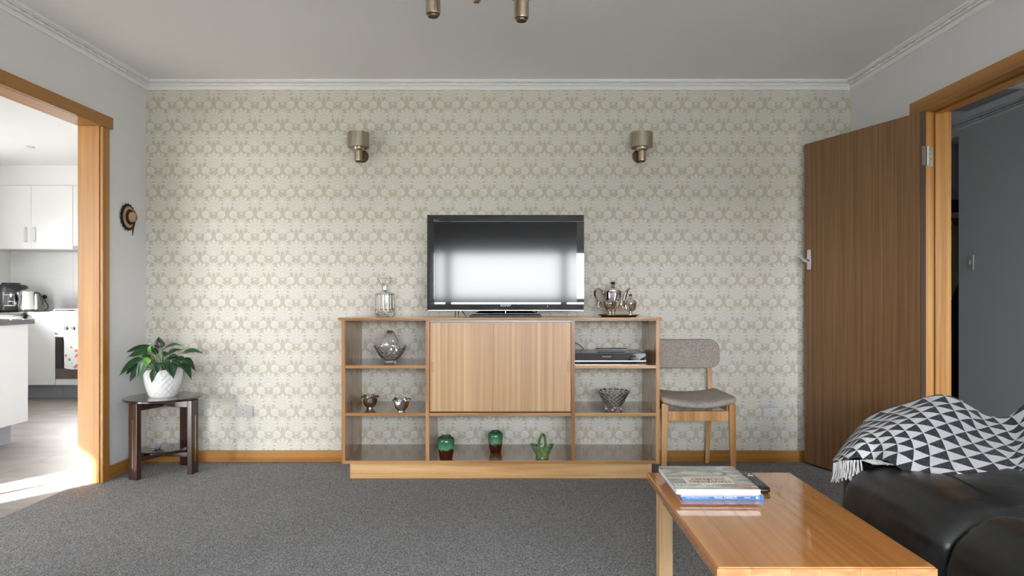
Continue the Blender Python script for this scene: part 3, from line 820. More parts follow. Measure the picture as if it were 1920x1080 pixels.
# kitchen outlet and plug
t = thing('power_outlet', 'white power outlet on the tiled kitchen splashback behind kettle', 'outlet', (-5.19, YK-0.0085, 1.05))
build('plate', bx(-5.247, -5.133, YK-0.018, YK-0.0085, 1.018, 1.09, bev=0.003), M['plate'], t)
build('rocker_switch', bx(-5.152, -5.142, YK-0.022, YK-0.018, 1.045, 1.062, bev=0.001), M['plate'], t)
t = thing('power_plug', 'black plug with curving cord in the kitchen outlet', 'plug', (-5.205, YK-0.04, 1.05))
bm = nb(); lathe(bm, [(0, 0), (0.022, 0), (0.022, 0.02), (0.016, 0.03), (0, 0.03)], seg=16, M=Matrix.Translation((-5.20, YK-0.0185, 1.053)) @ Matrix.Rotation(PI/2, 4, 'X')); box(bm, -5.225, -5.20, YK-0.045, YK-0.025, 1.042, 1.064, bev=0.004)
build('plug_body', bm, M['black'], t)
bm = nb(); tube(bm, catmull([(-5.195, YK-0.046, 1.045), (-5.17, YK-0.06, 1.00), (-5.135, YK-0.07, 0.96), (-5.125, YK-0.09, 0.93), (-5.14, YK-0.12, 0.904)], 18), 0.0045, 6); build('cord', bm, M['black'], t)
# smoke alarm
bm = nb(); lathe(bm, [(0, H-0.022), (0.040, H-0.022), (0.058, H-0.014), (0.060, H-0.001), (0, H-0.001)], loc=(-4.54, 6.46, 0), seg=28)
tag(build('smoke_alarm', bm, M['plate'], None, loc=(-4.54, 6.46, H)), 'flat round white smoke alarm on the kitchen ceiling', 'smoke alarm')

# ------------------------------------------------------------------ hall things
t = thing('light_switch', 'pale light switch on the dark grey hall wall', 'switch', (3.575, 5.44, 1.325))
build('plate', bx(3.569, 3.579, 5.40, 5.475, 1.27, 1.385, bev=0.003), pmat('switch_plate', (0.5, 0.5, 0.5), 0.35), t)
build('rocker_switch', bx(3.564, 3.569, 5.428, 5.446, 1.315, 1.345, bev=0.002), M['plate'], t)
t = thing('ceiling_hatch', 'dark square ceiling hatch seen through the hall doorway', 'hatch', (3.2, 4.8, H))
build('hatch_panel', bx(2.98, 3.35, 4.60, 5.15, H-0.014, H-0.001, bev=0.003), pmat('hatch_dark', (0.20, 0.20, 0.21), 0.5), t)
bm = nb()
for a in ((2.96, 3.37, 4.58, 4.599), (2.96, 3.37, 5.151, 5.17), (2.96, 2.979, 4.60, 5.15), (3.351, 3.37, 4.60, 5.15)): box(bm, *a, H-0.018, H-0.001)
build('hatch_frame', bm, pmat('hatch_frame_grey', (0.30, 0.30, 0.31), 0.5), t)
# coats hanging in the recess past the hall wall
def coat(name, label, x, y, ztop, L, w, mat, cat='coat'):
    bm = nb()
    def f(u, v):
        a = 2*PI*u; s = min(1, 0.25+v*3.2) if v < 0.25 else 1.0+0.12*(v-0.25)
        fold = 1+0.10*math.sin(5*a+3*v)*v
        return Vector((x+w*s*math.cos(a)*fold, y+0.055*s*math.sin(a)*fold, ztop-L*v))
    g = gridm(bm, 28, 16, f, closeu=True); bm.faces.new(g[0]); bm.faces.new(g[-1])
    return tag(build(name, bm, mat, None, loc=(x, y, ztop), ang=70), label, cat)
t = thing('coat_rail', 'wooden coat rail with hooks in the dark hall recess', 'rail', (3.98, 6.33, 1.75))
build('rail_board', bx(3.70, 4.5, 6.36, 6.38, 1.70, 1.78, bev=0.003), M['archX'], t)
for x in (3.86, 4.0, 4.16, 4.32):
    bm = nb(); tube(bm, catmull([(x, 6.36, 1.76), (x, 6.33, 1.75), (x, 6.31, 1.72), (x, 6.29, 1.74)], 10), 0.005, 6); build('hook', bm, M['bronze'], t)
bm = nb(); box(bm, 3.70, 4.69, 6.381, 6.45, 0, H); struct('wall_recess', bm, M['hall'])
coat('cream_coat', 'cream coat hanging in the dark hall recess, upper', 3.98, 6.25, 1.70, 0.72, 0.15, pmat('cream_cloth', lin(150, 140, 110), 0.9))
coat('black_coat', 'long black coat hanging below the cream one in hall recess', 4.02, 6.10, 1.32, 1.2, 0.18, pmat('black_cloth', (0.012, 0.012, 0.013), 0.9))
t = thing('hat_box', 'dark red box on the shelf above the hall coats', 'box', (4.0, 6.25, 1.80))
build('body', bx(3.84, 4.16, 6.12, 6.34, 1.801, 1.90, bev=0.006), pmat('dark_red_card', lin(78, 20, 18), 0.6), t)
build('lid', bx(3.835, 4.165, 6.115, 6.345, 1.88, 1.915, bev=0.004), pmat('dark_red_lid', lin(60, 16, 16), 0.6), t)
t = thing('wall_shelf', 'narrow wall shelf over the coats in the dark hall recess', 'shelf', (4.1, 6.25, 1.79))
build('shelf_board', bx(3.72, 4.5, 6.10, 6.38, 1.782, 1.80, bev=0.002), M['hall'], t)
for x in (3.80, 4.42): build('bracket', prism(nb(), [(6.378, 1.781), (6.15, 1.781), (6.378, 1.785-0.0)], x, x+0.01, 'X'), M['bronze'], t) if False else build('bracket', bx(x, x+0.012, 6.16, 6.36, 1.770, 1.7815), M['bronze'], t)

# ------------------------------------------------------------------ sideboard
sb = thing('sideboard', 'long honey-wood open sideboard with sliding doors under the television', 'sideboard', (-0.085, 4.25, 0))
SY0, SY1 = 4.03, 4.475
top = prism(nb(), [(-1.026, 0.939), (-1.020, 0.946), (0.850, 0.946), (0.856, 0.939), (0.850, 0.934), (0.846, 0.928), (-1.016, 0.928), (-1.020, 0.934)], 4.012, 4.476, 'Y')
box(top, -1.022, 0.852, 4.004, 4.014, 0.933, 0.944, bev=0.004)
build('top_board', top, M['cabX'], sb)
for x0, x1 in ((-1.007, -0.986), (0.822, 0.843)):
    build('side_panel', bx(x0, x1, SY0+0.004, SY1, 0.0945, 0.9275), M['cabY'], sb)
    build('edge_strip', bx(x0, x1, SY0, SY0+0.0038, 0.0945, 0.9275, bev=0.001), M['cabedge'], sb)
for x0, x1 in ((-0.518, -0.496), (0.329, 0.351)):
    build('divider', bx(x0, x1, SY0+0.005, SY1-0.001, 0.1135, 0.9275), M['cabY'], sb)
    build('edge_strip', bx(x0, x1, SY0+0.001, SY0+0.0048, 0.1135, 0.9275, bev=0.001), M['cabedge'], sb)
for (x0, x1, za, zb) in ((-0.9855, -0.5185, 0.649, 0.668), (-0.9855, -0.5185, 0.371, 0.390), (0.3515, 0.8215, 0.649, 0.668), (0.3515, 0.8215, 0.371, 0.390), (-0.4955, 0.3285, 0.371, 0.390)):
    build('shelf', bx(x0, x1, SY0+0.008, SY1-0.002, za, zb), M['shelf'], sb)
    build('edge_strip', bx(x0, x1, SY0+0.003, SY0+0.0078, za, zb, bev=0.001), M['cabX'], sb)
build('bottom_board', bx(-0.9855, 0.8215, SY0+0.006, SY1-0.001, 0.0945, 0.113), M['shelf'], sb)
build('edge_strip', bx(-0.9855, 0.8215, SY0+0.001, SY0+0.0058, 0.0945, 0.113, bev=0.001), M['cabX'], sb)
build('plinth', bx(-0.967, 0.805, 4.07, 4.445, 0.0, 0.094, bev=0.002), M['plinth'], sb)
trk = pmat('aluminium_track', lin(110, 108, 108), 0.35, metal=0.6)
build('door_track', bx(-0.4955, 0.3285, 4.036, 4.085, 0.918, 0.9272), trk, sb)
build('door_track', bx(-0.4955, 0.3285, 4.036, 4.085, 0.3905, 0.396), M['black'], sb)
pull = pmat('finger_pull_shadow', lin(128, 88, 52), 0.6)
def pullbm(x0, x1, y, z0, z1):
    bm = nb(); w = 0.0018
    for a in ((x0, x0+w, z0, z1), (x1-w, x1, z0, z1), (x0, x1, z0, z0+w), (x0, x1, z1-w, z1)): box(bm, a[0], a[1], y-0.001, y+0.003, a[2], a[3])
    return bm
d1 = build('sliding_door', bx(-0.494, -0.127, 4.040, 4.058, 0.397, 0.917, bev=0.001), M['cabdoor'], sb)
build('finger_pull', pullbm(-0.486, -0.474, 4.040, 0.628, 0.684), pull, d1)
d2 = build('sliding_door', bx(-0.1266, 0.3275, 4.0415, 4.060, 0.397, 0.917, bev=0.001), M['cabdoor'], sb)
build('finger_pull', pullbm(0.307, 0.319, 4.0425, 0.628, 0.684), pull, d2)

# ------------------------------------------------------------------ television
tv = thing('television', 'large black flat-screen television on swivel stand atop the sideboard', 'television', (-0.055, 4.19, 0.946))
TX0, TX1, TZ0, TZ1, TY = -0.524, 0.415, 0.986, 1.556, 4.15
SX0, SX1, SZ0, SZ1 = -0.481, 0.372, 1.034, 1.515
bm = nb()
box(bm, TX0, TX1, TY, TY+0.014, SZ1, TZ1, bev=0.002); box(bm, TX0, TX1, TY, TY+0.014, TZ0, SZ0, bev=0.002)
box(bm, TX0, SX0, TY, TY+0.014, SZ0+0.0, SZ1, bev=0.0); box(bm, SX1, TX1, TY, TY+0.014, SZ0, SZ1, bev=0.0)
fr = build('bezel', bm, M['gloss'], tv)
build('screen', bx(SX0-0.004, SX1+0.004, TY+0.005, TY+0.012, SZ0-0.004, SZ1+0.004), M['screen'], tv)
build('rear_shell', bx(TX0+0.004, TX1-0.004, TY+0.0145, TY+0.075, TZ0+0.004, TZ1-0.004, bev=0.012), M['black'], tv)
build('chrome_trim', bx(TX0+0.002, TX1-0.002, TY-0.001, TY+0.004, TZ0-0.0035, TZ0+0.0002), M['chrome'], tv)
build('logo', text_bm('SONY', 0.0165, Matrix.Translation((-0.054, TY-0.0004, 1.0125)) @ FACE_CAM, sx=1.5), M['plate'], fr)
build('logo', text_bm('BRAVIA', 0.0075, Matrix.Translation((-0.470, TY-0.0004, 1.526)) @ FACE_CAM, sx=1.3), pmat('dim_print', (0.25, 0.25, 0.25), 0.5), fr)
build('indicator', bx(0.195, 0.199, TY-0.0006, TY+0.001, 1.005, 1.012), M['plate'], fr)
build('light_sensor', bx(-0.047, -0.0455, TY-0.0005, TY+0.001, 1.517, 1.554), M['black'], fr)
st = nb(); 
def frustum(bm, a, b, z0, z1):
    A = [bm.verts.new((a[i], a[j], z0)) for i, j in ((0, 2), (1, 2), (1, 3), (0, 3))]; B = [bm.verts.new((b[i], b[j], z1)) for i, j in ((0, 2), (1, 2), (1, 3), (0, 3))]
    bm.faces.new(A); bm.faces.new(B)
    for k in range(4): bm.faces.new((A[k], A[(k+1) % 4], B[(k+1) % 4], B[k]))
    return bm
build('stand_base', bx(-0.268, 0.160, 4.085, 4.30, 0.9468, 0.957, bev=0.003), M['black'], tv)
build('stand_cover', frustum(nb(), (-0.255, 0.147, 4.09, 4.295), (-0.205, 0.097, 4.165, 4.25), 0.9572, 0.984), M['gloss'], tv)
build('stand_neck', bx(-0.11, 0.0, 4.18, 4.24, 0.9842, 1.05, bev=0.004), M['black'], tv)
build('stand_mark', bx(-0.0555, -0.0525, 4.118, 4.1245, 0.966, 0.982), M['chrome'], tv)
for a, b_, c in (((-0.345, 4.23, 1.02), (-0.362, 4.235, 0.97), (-0.365, 4.27, 0.950)), ((-0.335, 4.23, 1.02), (-0.343, 4.235, 0.97), (-0.346, 4.28, 0.950)), ((-0.33, 4.23, 1.02), (-0.318, 4.235, 0.975), (-0.302, 4.26, 0.950)), ((0.150, 4.23, 1.03), (0.138, 4.24, 0.985), (0.128, 4.31, 0.950))):
    bm = nb(); tube(bm, catmull([a, b_, c], 10), 0.003, 6); build('cable', bm, M['black'], tv)

# ------------------------------------------------------------------ glass and silver on the sideboard
t = thing('decanter', 'square-shouldered cut crystal decanter with stopper left of the television', 'decanter', (-0.794, 4.25, 0.946))
def flute(a, r, z):
    return 1+0.035*math.cos(12*a)*(1 if 0.99 < z < 1.085 else 0.0)+(0.04*math.cos(24*a+ (PI if int(z*90) % 2 else 0)) if z <= 0.987 else 0)
pr = [(0, 0.9475), (0.054, 0.9475), (0.058, 0.952), (0.058, 0.960), (0.060, 0.968), (0.058, 0.976), (0.060, 0.985), (0.057, 0.992), (0.057, 1.03), (0.057, 1.078), (0.055, 1.084), (0.030, 1.096), (0.019, 1.104), (0.018, 1.112), (0.018, 1.130), (0.021, 1.134),
      (0.016, 1.134), (0.013, 1.128), (0.013, 1.106), (0.024, 1.094), (0.048, 1.079), (0.050, 1.07), (0.050, 0.992), (0.049, 0.966), (0.0, 0.962)]
bm = nb(); lathe(bm, pr, loc=(-0.794, 4.25, 0), seg=96, rfun=lambda a, r, z: flute(a, r, z) if r > 0.052 else 1)
build('bottle', bm, M['glass'], t, ang=30)
bm = nb(); lathe(bm, [(0, 1.118), (0.011, 1.118), (0.0125, 1.134), (0.014, 1.140), (0.018, 1.142), (0.026, 1.150), (0.037, 1.178), (0.036, 1.186), (0.028, 1.190), (0.0, 1.190)], loc=(-0.794, 4.25, 0), seg=24, rfun=lambda a, r, z: 1+0.05*math.cos(8*a) if z > 1.15 else 1)
build('stopper', bm, M['glass'], t, ang=15)
# crystal basket
bxc = Vector((-0.747, 4.165, 0.668))
t = thing('crystal_basket', 'cut crystal basket with tall tapering handle on upper left shelf', 'basket', bxc)
def diamond(a, v, n=12, m=5):
    p = a*n/(2*PI)
    return 1-math.sqrt(abs(math.sin(PI*(p+v*m))*math.sin(PI*(p-v*m))))
def basket(inner):
    def f(u, v):
        a = 2*PI*u
        rz = (0.030+0.070*v**0.75); ry = (0.026+0.034*v**0.8)
        rim = 0.078+0.028*(math.cos(a)**4)*v
        z = 0.014+(rim-0.014)*v**1.1 if not inner else 0.020+(rim-0.020)*v**1.1
        k = 1.0-0.07*diamond(a, v, 16, 4.5) if not inner else 0.90
        if not inner and v > 0.97: k = 1.0
        return bxc+Vector((rz*k*math.cos(a), ry*k*math.sin(a), z))
    return f
bm = nb(); go = gridm(bm, 96, 26, basket(False), closeu=True); gi = gridm(bm, 96, 12, basket(True), closeu=True)
for i in range(96): i2 = (i+1) % 96; bm.faces.new((go[-1][i], go[-1][i2], gi[-1][i2], gi[-1][i]))
bm.faces.new(gi[0][::-1])
ft = [[bm.verts.new(bxc+Vector((r*math.cos(2*PI*i/96), 0.85*r*math.sin(2*PI*i/96), z))) for i in range(96)] for r, z in ((0.034, 0.008), (0.036, 0.001))]
for A, B in ((go[0], ft[0]), (ft[0], ft[1])):
    for i in range(96): bm.faces.new((A[i], A[(i+1) % 96], B[(i+1) % 96], B[i]))
bm.faces.new(ft[1])
build('bowl', bm, M['glass'], t, ang=12)
bm = nb()
def handle(side):
    def f(u, v):
        ang = PI*v; w = 0.015+0.038*(1-math.sin(ang))**1.3 if 0 < v < 1 else 0.053
        yy = -0.052*math.cos(ang); zz = 0.075+0.112*math.sin(ang)**0.8 if 0 < v < 1 else 0.075
        nx = (u-0.5)*2
        dep = (0.006 if side else 0.0)+0.004*(1-diamond(nx*2.2, v*2, 5, 3))*(1 if side else 0)
        return bxc+Vector((nx*w, yy-dep*math.cos(ang), zz+dep*math.sin(ang)))
    return f
A = gridm(bm, 14, 40, handle(1)); B = gridm(bm, 14, 40, handle(0))
for j in range(39):
    for i in (0, 13): bm.faces.new((A[j][i], A[j+1][i], B[j+1][i], B[j][i]))
for j in (0, 39):
    for i in range(13): bm.faces.new((A[j][i], A[j][i+1], B[j][i+1], B[j][i]))
build('handle', bm, M['glass'], t, ang=12)
# tulip votives
def votive(name, label, c):
    t = thing(name, label, 'candle holder', c)
    def fo(a, r, z): return 1+0.10*math.cos(5*a)*max(0, (z-0.028)/0.05)
    bm = nb()
    prof = [(0, 0.0005), (0.022, 0.0005), (0.021, 0.005), (0.019, 0.008), (0.030, 0.016), (0.039, 0.031), (0.0425, 0.048), (0.041, 0.062), (0.042, 0.070), (0.039, 0.072), (0.035, 0.066), (0.035, 0.05), (0.026, 0.034), (0, 0.030)]
    lathe(bm, prof, loc=c, seg=60, rfun=fo)
    for v in bm.verts:
        q = v.co-Vector(c)
        if q.z > 0.055:
            a = math.atan2(q.y, q.x); v.co.z += 0.008*math.cos(5*a)*(q.z-0.055)/0.02
    b = build('cup', bm, M['silver'], t, ang=50)
    for k in range(5):
        bm = nb()
        a = 2*PI*k/5; d = Vector((math.cos(a), math.sin(a), 0)); e = Vector((-d.y, d.x, 0)); C_ = Vector(c)
        tube(bm, catmull([C_+d*0.043+e*0.015+Vector((0, 0, 0.064)), C_+d*0.046+Vector((0, 0, 0.077)), C_+d*0.043-e*0.015+Vector((0, 0, 0.064))], 10), [0.004, 0.006, 0.008, 0.009, 0.0095, 0.0095, 0.009, 0.008, 0.006, 0.004], 8, flat=0.6)
        build('petal', bm, M['silver'], b)
votive('tulip_votive', 'silver tulip-shaped candle holder nearer the side panel, middle left shelf', (-0.874, 4.19, 0.390))
votive('tulip_votive', 'silver tulip-shaped candle holder nearer the divider, middle left shelf', (-0.666, 4.075, 0.390))
# footed crystal bowl
c = Vector((0.594, 4.16, 0.390))
t = thing('crystal_bowl', 'wide cut crystal bowl on small feet on right shelf', 'bowl', c)
def bowl(inner):
    def f(u, v):
        a = 2*PI*u; r = 0.048+0.050*v**0.85; k = 1-0.08*diamond(a, v, 15, 3.5)*(1 if v < 0.93 else 0) if not inner else 0.93
        return c+Vector((r*k*math.cos(a), r*k*math.sin(a), (0.024 if not inner else 0.032)+(0.115-(0.024 if not inner else 0.032))*v))
    return f
bm = nb(); go = gridm(bm, 112, 24, bowl(False), closeu=True); gi = gridm(bm, 112, 10, bowl(True), closeu=True)
for i in range(112): bm.faces.new((go[-1][i], go[-1][(i+1) % 112], gi[-1][(i+1) % 112], gi[-1][i]))
bm.faces.new(go[0]); bm.faces.new(gi[0])
bl = build('bowl', bm, M['glass'], t, ang=12)
for k in range(4):
    a = PI/4+k*PI/2+0.5; p = c+Vector((0.045*math.cos(a), 0.045*math.sin(a), 0))
    bm = nb(); lathe(bm, [(0, 0.0005), (0.010, 0.0005), (0.011, 0.006), (0.006, 0.014), (0.009, 0.0232), (0, 0.0232)], loc=p, seg=12); build('foot', bm, M['glass'], t)

# tea set
ty, tx = 4.215, 0.632
t = thing('serving_tray', 'round scalloped silver tray under the tea set', 'tray', (tx, ty, 0.946))
bm = nb(); lathe(bm, [(0, 0.9470), (0.105, 0.9470), (0.118, 0.953), (0.126, 0.9565), (0.127, 0.9585), (0.117, 0.9555), (0.104, 0.9505), (0, 0.9500)], loc=(tx, ty, 0), seg=72, rfun=lambda a, r, z: (1+0.02*math.cos(12*a)) if r > 0.11 else 1)
build('tray_plate', bm, pmat('silver_wood_reflection', (0.70, 0.56, 0.38), 0.12, metal=1), t)  # golden base colour stands in for wood reflected in the silver
ZT = 0.9505
def pot(name, label, cat, c, prof, lid, finial):
    t = thing(name, label, cat, (c[0], c[1], ZT))
    bm = nb(); lathe(bm, prof, loc=(c[0], c[1], ZT), seg=40, rfun=lambda a, r, z: 1+0.012*math.cos(10*a) if r > 0.03 else 1)
    b = build('body', bm, M['silver'], t, ang=45)
    if lid:
        bm = nb(); lathe(bm, lid, loc=(c[0], c[1], ZT), seg=32); l = build('lid', bm, M['silver'], t)
        bm = nb(); lathe(bm, finial, loc=(c[0], c[1], ZT), seg=16); build('finial', bm, M['black'], l)
    return t, b
cx, cy = 0.606, 4.272
t, b = pot('teapot', 'tall silver teapot with curved handle and spout, at the tray back', 'teapot', (cx, cy),
           [(0, 0.0005), (0.036, 0.0005), (0.035, 0.005), (0.018, 0.012), (0.014, 0.020), (0.022, 0.030), (0.040, 0.052), (0.053, 0.080), (0.058, 0.110), (0.059, 0.140), (0.062, 0.144), (0.060, 0.150), (0, 0.150)],
           [(0, 0.1505), (0.050, 0.1505), (0.050, 0.156), (0.040, 0.166), (0.018, 0.176), (0.010, 0.184), (0.012, 0.190), (0, 0.1905)], [(0, 0.191), (0.007, 0.191), (0.016, 0.199), (0.011, 0.206), (0, 0.208)])
bm = nb(); tube(bm, catmull([(cx-0.045, cy, ZT+0.060), (cx-0.070, cy, ZT+0.075), (cx-0.098, cy, ZT+0.100), (cx-0.112, cy, ZT+0.135), (cx-0.100, cy, ZT+0.163), (cx-0.078, cy, ZT+0.162), (cx-0.062, cy, ZT+0.138), (cx-0.054, cy, ZT+0.128)], 28), 0.0065, 8); build('handle', bm, M['silver'], t)
bm = nb(); tube(bm, catmull([(cx+0.044, cy, ZT+0.062), (cx+0.066, cy, ZT+0.090), (cx+0.078, cy, ZT+0.130), (cx+0.090, cy, ZT+0.158), (cx+0.106, cy, ZT+0.168)], 18), [0.017-0.011*(i/17) for i in range(18)], 10); build('spout', bm, M['silver'], t)
cx, cy = 0.572, 4.165
t, b = pot('milk_jug', 'small open silver milk jug at the front of the tray', 'jug', (cx, cy),
           [(0, 0.0005), (0.024, 0.0005), (0.023, 0.004), (0.010, 0.012), (0.012, 0.020), (0.030, 0.036), (0.042, 0.060), (0.043, 0.078), (0.046, 0.088), (0.042, 0.086), (0.039, 0.076), (0.036, 0.058), (0.02, 0.036), (0, 0.030)], None, None)
bm = nb(); tube(bm, catmull([(cx+0.034, cy, ZT+0.055), (cx+0.050, cy, ZT+0.078), (cx+0.064, cy, ZT+0.098)], 10), [0.016, 0.016, 0.015, 0.014, 0.013, 0.011, 0.009, 0.007, 0.005, 0.003], 10); build('spout', bm, M['silver'], t)
bm = nb(); tube(bm, catmull([(cx-0.040, cy+0.01, ZT+0.080), (cx-0.062, cy+0.02, ZT+0.086), (cx-0.070, cy+0.02, ZT+0.060), (cx-0.052, cy+0.015, ZT+0.040), (cx-0.030, cy+0.008, ZT+0.036)], 18), 0.004, 8); build('handle', bm, M['silver'], t)
cx, cy = 0.702, 4.200
t, b = pot('sugar_bowl', 'small lidded silver sugar bowl on the tray right', 'sugar bowl', (cx, cy),
           [(0, 0.0005), (0.022, 0.0005), (0.021, 0.004), (0.009, 0.014), (0.010, 0.022), (0.028, 0.036), (0.039, 0.058), (0.040, 0.078), (0.042, 0.082), (0, 0.084)],
           [(0, 0.0845), (0.036, 0.0845), (0.032, 0.094), (0.016, 0.104), (0.009, 0.112), (0.010, 0.118), (0, 0.1185)], [(0, 0.119), (0.006, 0.119), (0.011, 0.125), (0.007, 0.131), (0, 0.132)])
for sx, sy in ((-1, -0.25), (0.3, 1)):
    L_ = math.hypot(sx, sy); dx, dy = sx/L_, sy/L_
    bm = nb(); tube(bm, catmull([(cx+dx*r, cy+dy*r, ZT+z) for r, z in ((0.036, 0.076), (0.054, 0.086), (0.062, 0.066), (0.048, 0.046), (0.028, 0.036))], 18), 0.004, 8); build('handle', bm, M['silver'], t)

# disc recorder and its remote
t = thing('disc_recorder', 'flat black disc recorder on the upper right shelf', 'recorder', (0.571, 4.28, 0.668))
build('case', bx(0.357, 0.785, 4.166, 4.43, 0.676, 0.729, bev=0.001, seg=1), M['charcoal'], t)
fp = build('front_panel', bx(0.356, 0.786, 4.15, 4.1655, 0.684, 0.7275, bev=0.0008, seg=1), M['gloss'], t)
build('silver_strip', bx(0.357, 0.785, 4.149, 4.1655, 0.6795, 0.6838), M['steel'], t)
build('lower_lip', bx(0.360, 0.782, 4.152, 4.1655, 0.6735, 0.679), M['black'], t)
build('logo', text_bm('Panasonic', 0.0115, Matrix.Translation((0.552, 4.1495, 0.7075)) @ FACE_CAM, sx=1.15), M['plate'], fp)
build('display_window', bx(0.690, 0.725, 4.1492, 4.151, 0.703, 0.715), M['screen'], fp)
for x in (0.38, 0.76):
    for y in (4.18, 4.41):
        bm = nb(); lathe(bm, [(0, 0.6685), (0.012, 0.6685), (0.012, 0.6758), (0, 0.6758)], loc=(x, y, 0), seg=14); build('foot', bm, M['black'], t)
bm = nb(); tube(bm, catmull([(0.40, 4.432, 0.70), (0.44, 4.445, 0.73), (0.40, 4.45, 0.765), (0.36, 4.455, 0.77), (0.356, 4.46, 0.72)], 20), 0.0035, 6); build('cable', bm, M['black'], t)
rm = thing('remote_control', 'black remote control lying across the disc recorder', 'remote', (0.59, 4.23, 0.729))
build('body', prism(nb(), [(0.515, 0.7295), (0.662, 0.7295), (0.690, 0.744), (0.690, 0.750), (0.488, 0.750), (0.488, 0.744)], 4.205, 4.255, 'Y', bev=0.003), M['charcoal'], rm)
bm = nb()
for i in range(14):
    for j in range(3): box(bm, 0.500+0.0132*i, 0.509+0.0132*i, 4.212+0.014*j, 4.220+0.014*j, 0.7501, 0.7525, bev=0.0008, seg=1)
build('buttons', bm, M['black'], rm)['kind'] = 'stuff'

# glazed pottery
def glaze(name, zs, amp, seed):
    m, nt, b = newmat(name); L = nt.links.new
    tc = nt.nodes.new('ShaderNodeTexCoord'); sp = nt.nodes.new('ShaderNodeSeparateXYZ'); L(tc.outputs['Object'], sp.inputs[0])
    mp = nt.nodes.new('ShaderNodeMapping'); mp.inputs['Scale'].default_value = (55, 55, 9); mp.inputs['Location'].default_value = (seed, seed*2, 0); L(tc.outputs['Object'], mp.inputs[0])
    n = nt.nodes.new('ShaderNodeTexNoise'); n.inputs['Scale'].default_value = 1; n.inputs['Detail'].default_value = 3; L(mp.outputs[0], n.inputs['Vector'])
    a = nt.nodes.new('ShaderNodeMath'); a.operation = 'MULTIPLY_ADD'; a.inputs[1].default_value = amp; L(n.outputs[0], a.inputs[0]); L(sp.outputs['Z'], a.inputs[2])
    mr = nt.nodes.new('ShaderNodeMapRange'); mr.inputs['From Min'].default_value = zs+amp*0.5-0.008; mr.inputs['From Max'].default_value = zs+amp*0.5+0.07; L(a.outputs[0], mr.inputs['Value'])
    rp = nt.nodes.new('ShaderNodeValToRGB'); e = rp.color_ramp.elements
    e[0].position = 0.0; e[0].color = lin(62, 24, 14); e[1].position = 1.0; e[1].color = lin(42, 84, 62)
    for p, c in ((0.10, lin(72, 44, 20)), (0.22, lin(96, 150, 108)), (0.55, lin(66, 122, 88))): x = e.new(p); x.color = c
    L(mr.outputs[0], rp.inputs[0]); L(rp.outputs[0], b.inputs['Base Color'])
    b.inputs['Roughness'].default_value = 0.12; b.inputs['Coat Weight'].default_value = 0.5
    return m
def vase(label, c, r, h, seed):
    t = thing('pottery_vase', label, 'vase', c)
    pf = [(0, 0.0), (0.69, 0.0), (0.73, 0.015), (0.88, 0.32), (0.98, 0.62), (1.0, 0.76), (0.95, 0.88), (0.78, 0.94), (0.60, 0.955), (0.56, 0.965), (0.60, 0.985), (0.58, 1.0), (0.50, 0.99), (0.46, 0.94), (0.60, 0.85), (0.6, 0.3), (0, 0.2)]
    bm = nb(); lathe(bm, [(a*r, b_*h+0.0005) for a, b_ in pf], loc=c, seg=40)
    build('body', bm, glaze('drip_glaze_%d' % seed, h*0.40, 0.06, seed), t, ang=60)
vase('green and brown drip-glazed vase beside the left divider on the bottom shelf', (-0.404, 4.085, 0.113), 0.0505, 0.135, 3)
vase('green and brown drip-glazed vase in the middle of the bottom shelf', (-0.1176, 4.247, 0.113), 0.0465, 0.131, 8)
c = Vector((0.163, 4.11, 0.113))
t = thing('pottery_basket', 'small green glazed pottery basket with loop handle on bottom shelf', 'basket', c)
gm = pmat('mottled_green_glaze', lin(60, 112, 74), 0.15, coat=0.5, mottle=(38, lin(128, 132, 84), 0.9))
def pb(inner):
    def f(u, v):
        a = 2*PI*u; k = 0.90 if inner else 1
        rx = (0.036+0.034*v)*k; ry = (0.032+0.012*v)*k
        z = 0.012+v*(0.056+0.014*math.cos(a)**2*v)
        if inner: z = max(z, 0.018)
        dent = 1-0.25*v*max(0, math.cos(a+PI/2))**8
        return c+Vector((rx*math.cos(a), ry*math.sin(a)*dent, z))
    return f
bm = nb(); go = gridm(bm, 56, 12, pb(False), closeu=True); gi = gridm(bm, 56, 8, pb(True), closeu=True)
for i in range(56): bm.faces.new((go[-1][i], go[-1][(i+1) % 56], gi[-1][(i+1) % 56], gi[-1][i]))
bm.faces.new(gi[0])
ft = [[bm.verts.new(c+Vector((r*math.cos(2*PI*i/56), 0.88*r*math.sin(2*PI*i/56), z))) for i in range(56)] for r, z in ((0.035, 0.010), (0.039, 0.006), (0.039, 0.0005))]
for A, B in ((go[0], ft[0]), (ft[0], ft[1]), (ft[1], ft[2])):
    for i in range(56): bm.faces.new((A[i], A[(i+1) % 56], B[(i+1) % 56], B[i]))
bm.faces.new(ft[2])
build('bowl', bm, gm, t, ang=60)
bm = nb(); tube(bm, catmull([c+Vector(p) for p in ((-0.022, -0.040, 0.035), (-0.022, -0.040, 0.068), (-0.018, -0.030, 0.105), (-0.004, -0.006, 0.135), (0.012, 0.020, 0.128), (0.020, 0.034, 0.095), (0.020, 0.038, 0.062))], 28), 0.0075, 8); build('handle', bm, gm, t)
bm = nb(); tube(bm, catmull([c+Vector(p) for p in ((-0.020, -0.047, 0.07), (-0.005, -0.050, 0.09), (0.008, -0.047, 0.068), (0.006, -0.044, 0.052))], 14), 0.004, 6); build('glaze_loop', bm, gm, t)

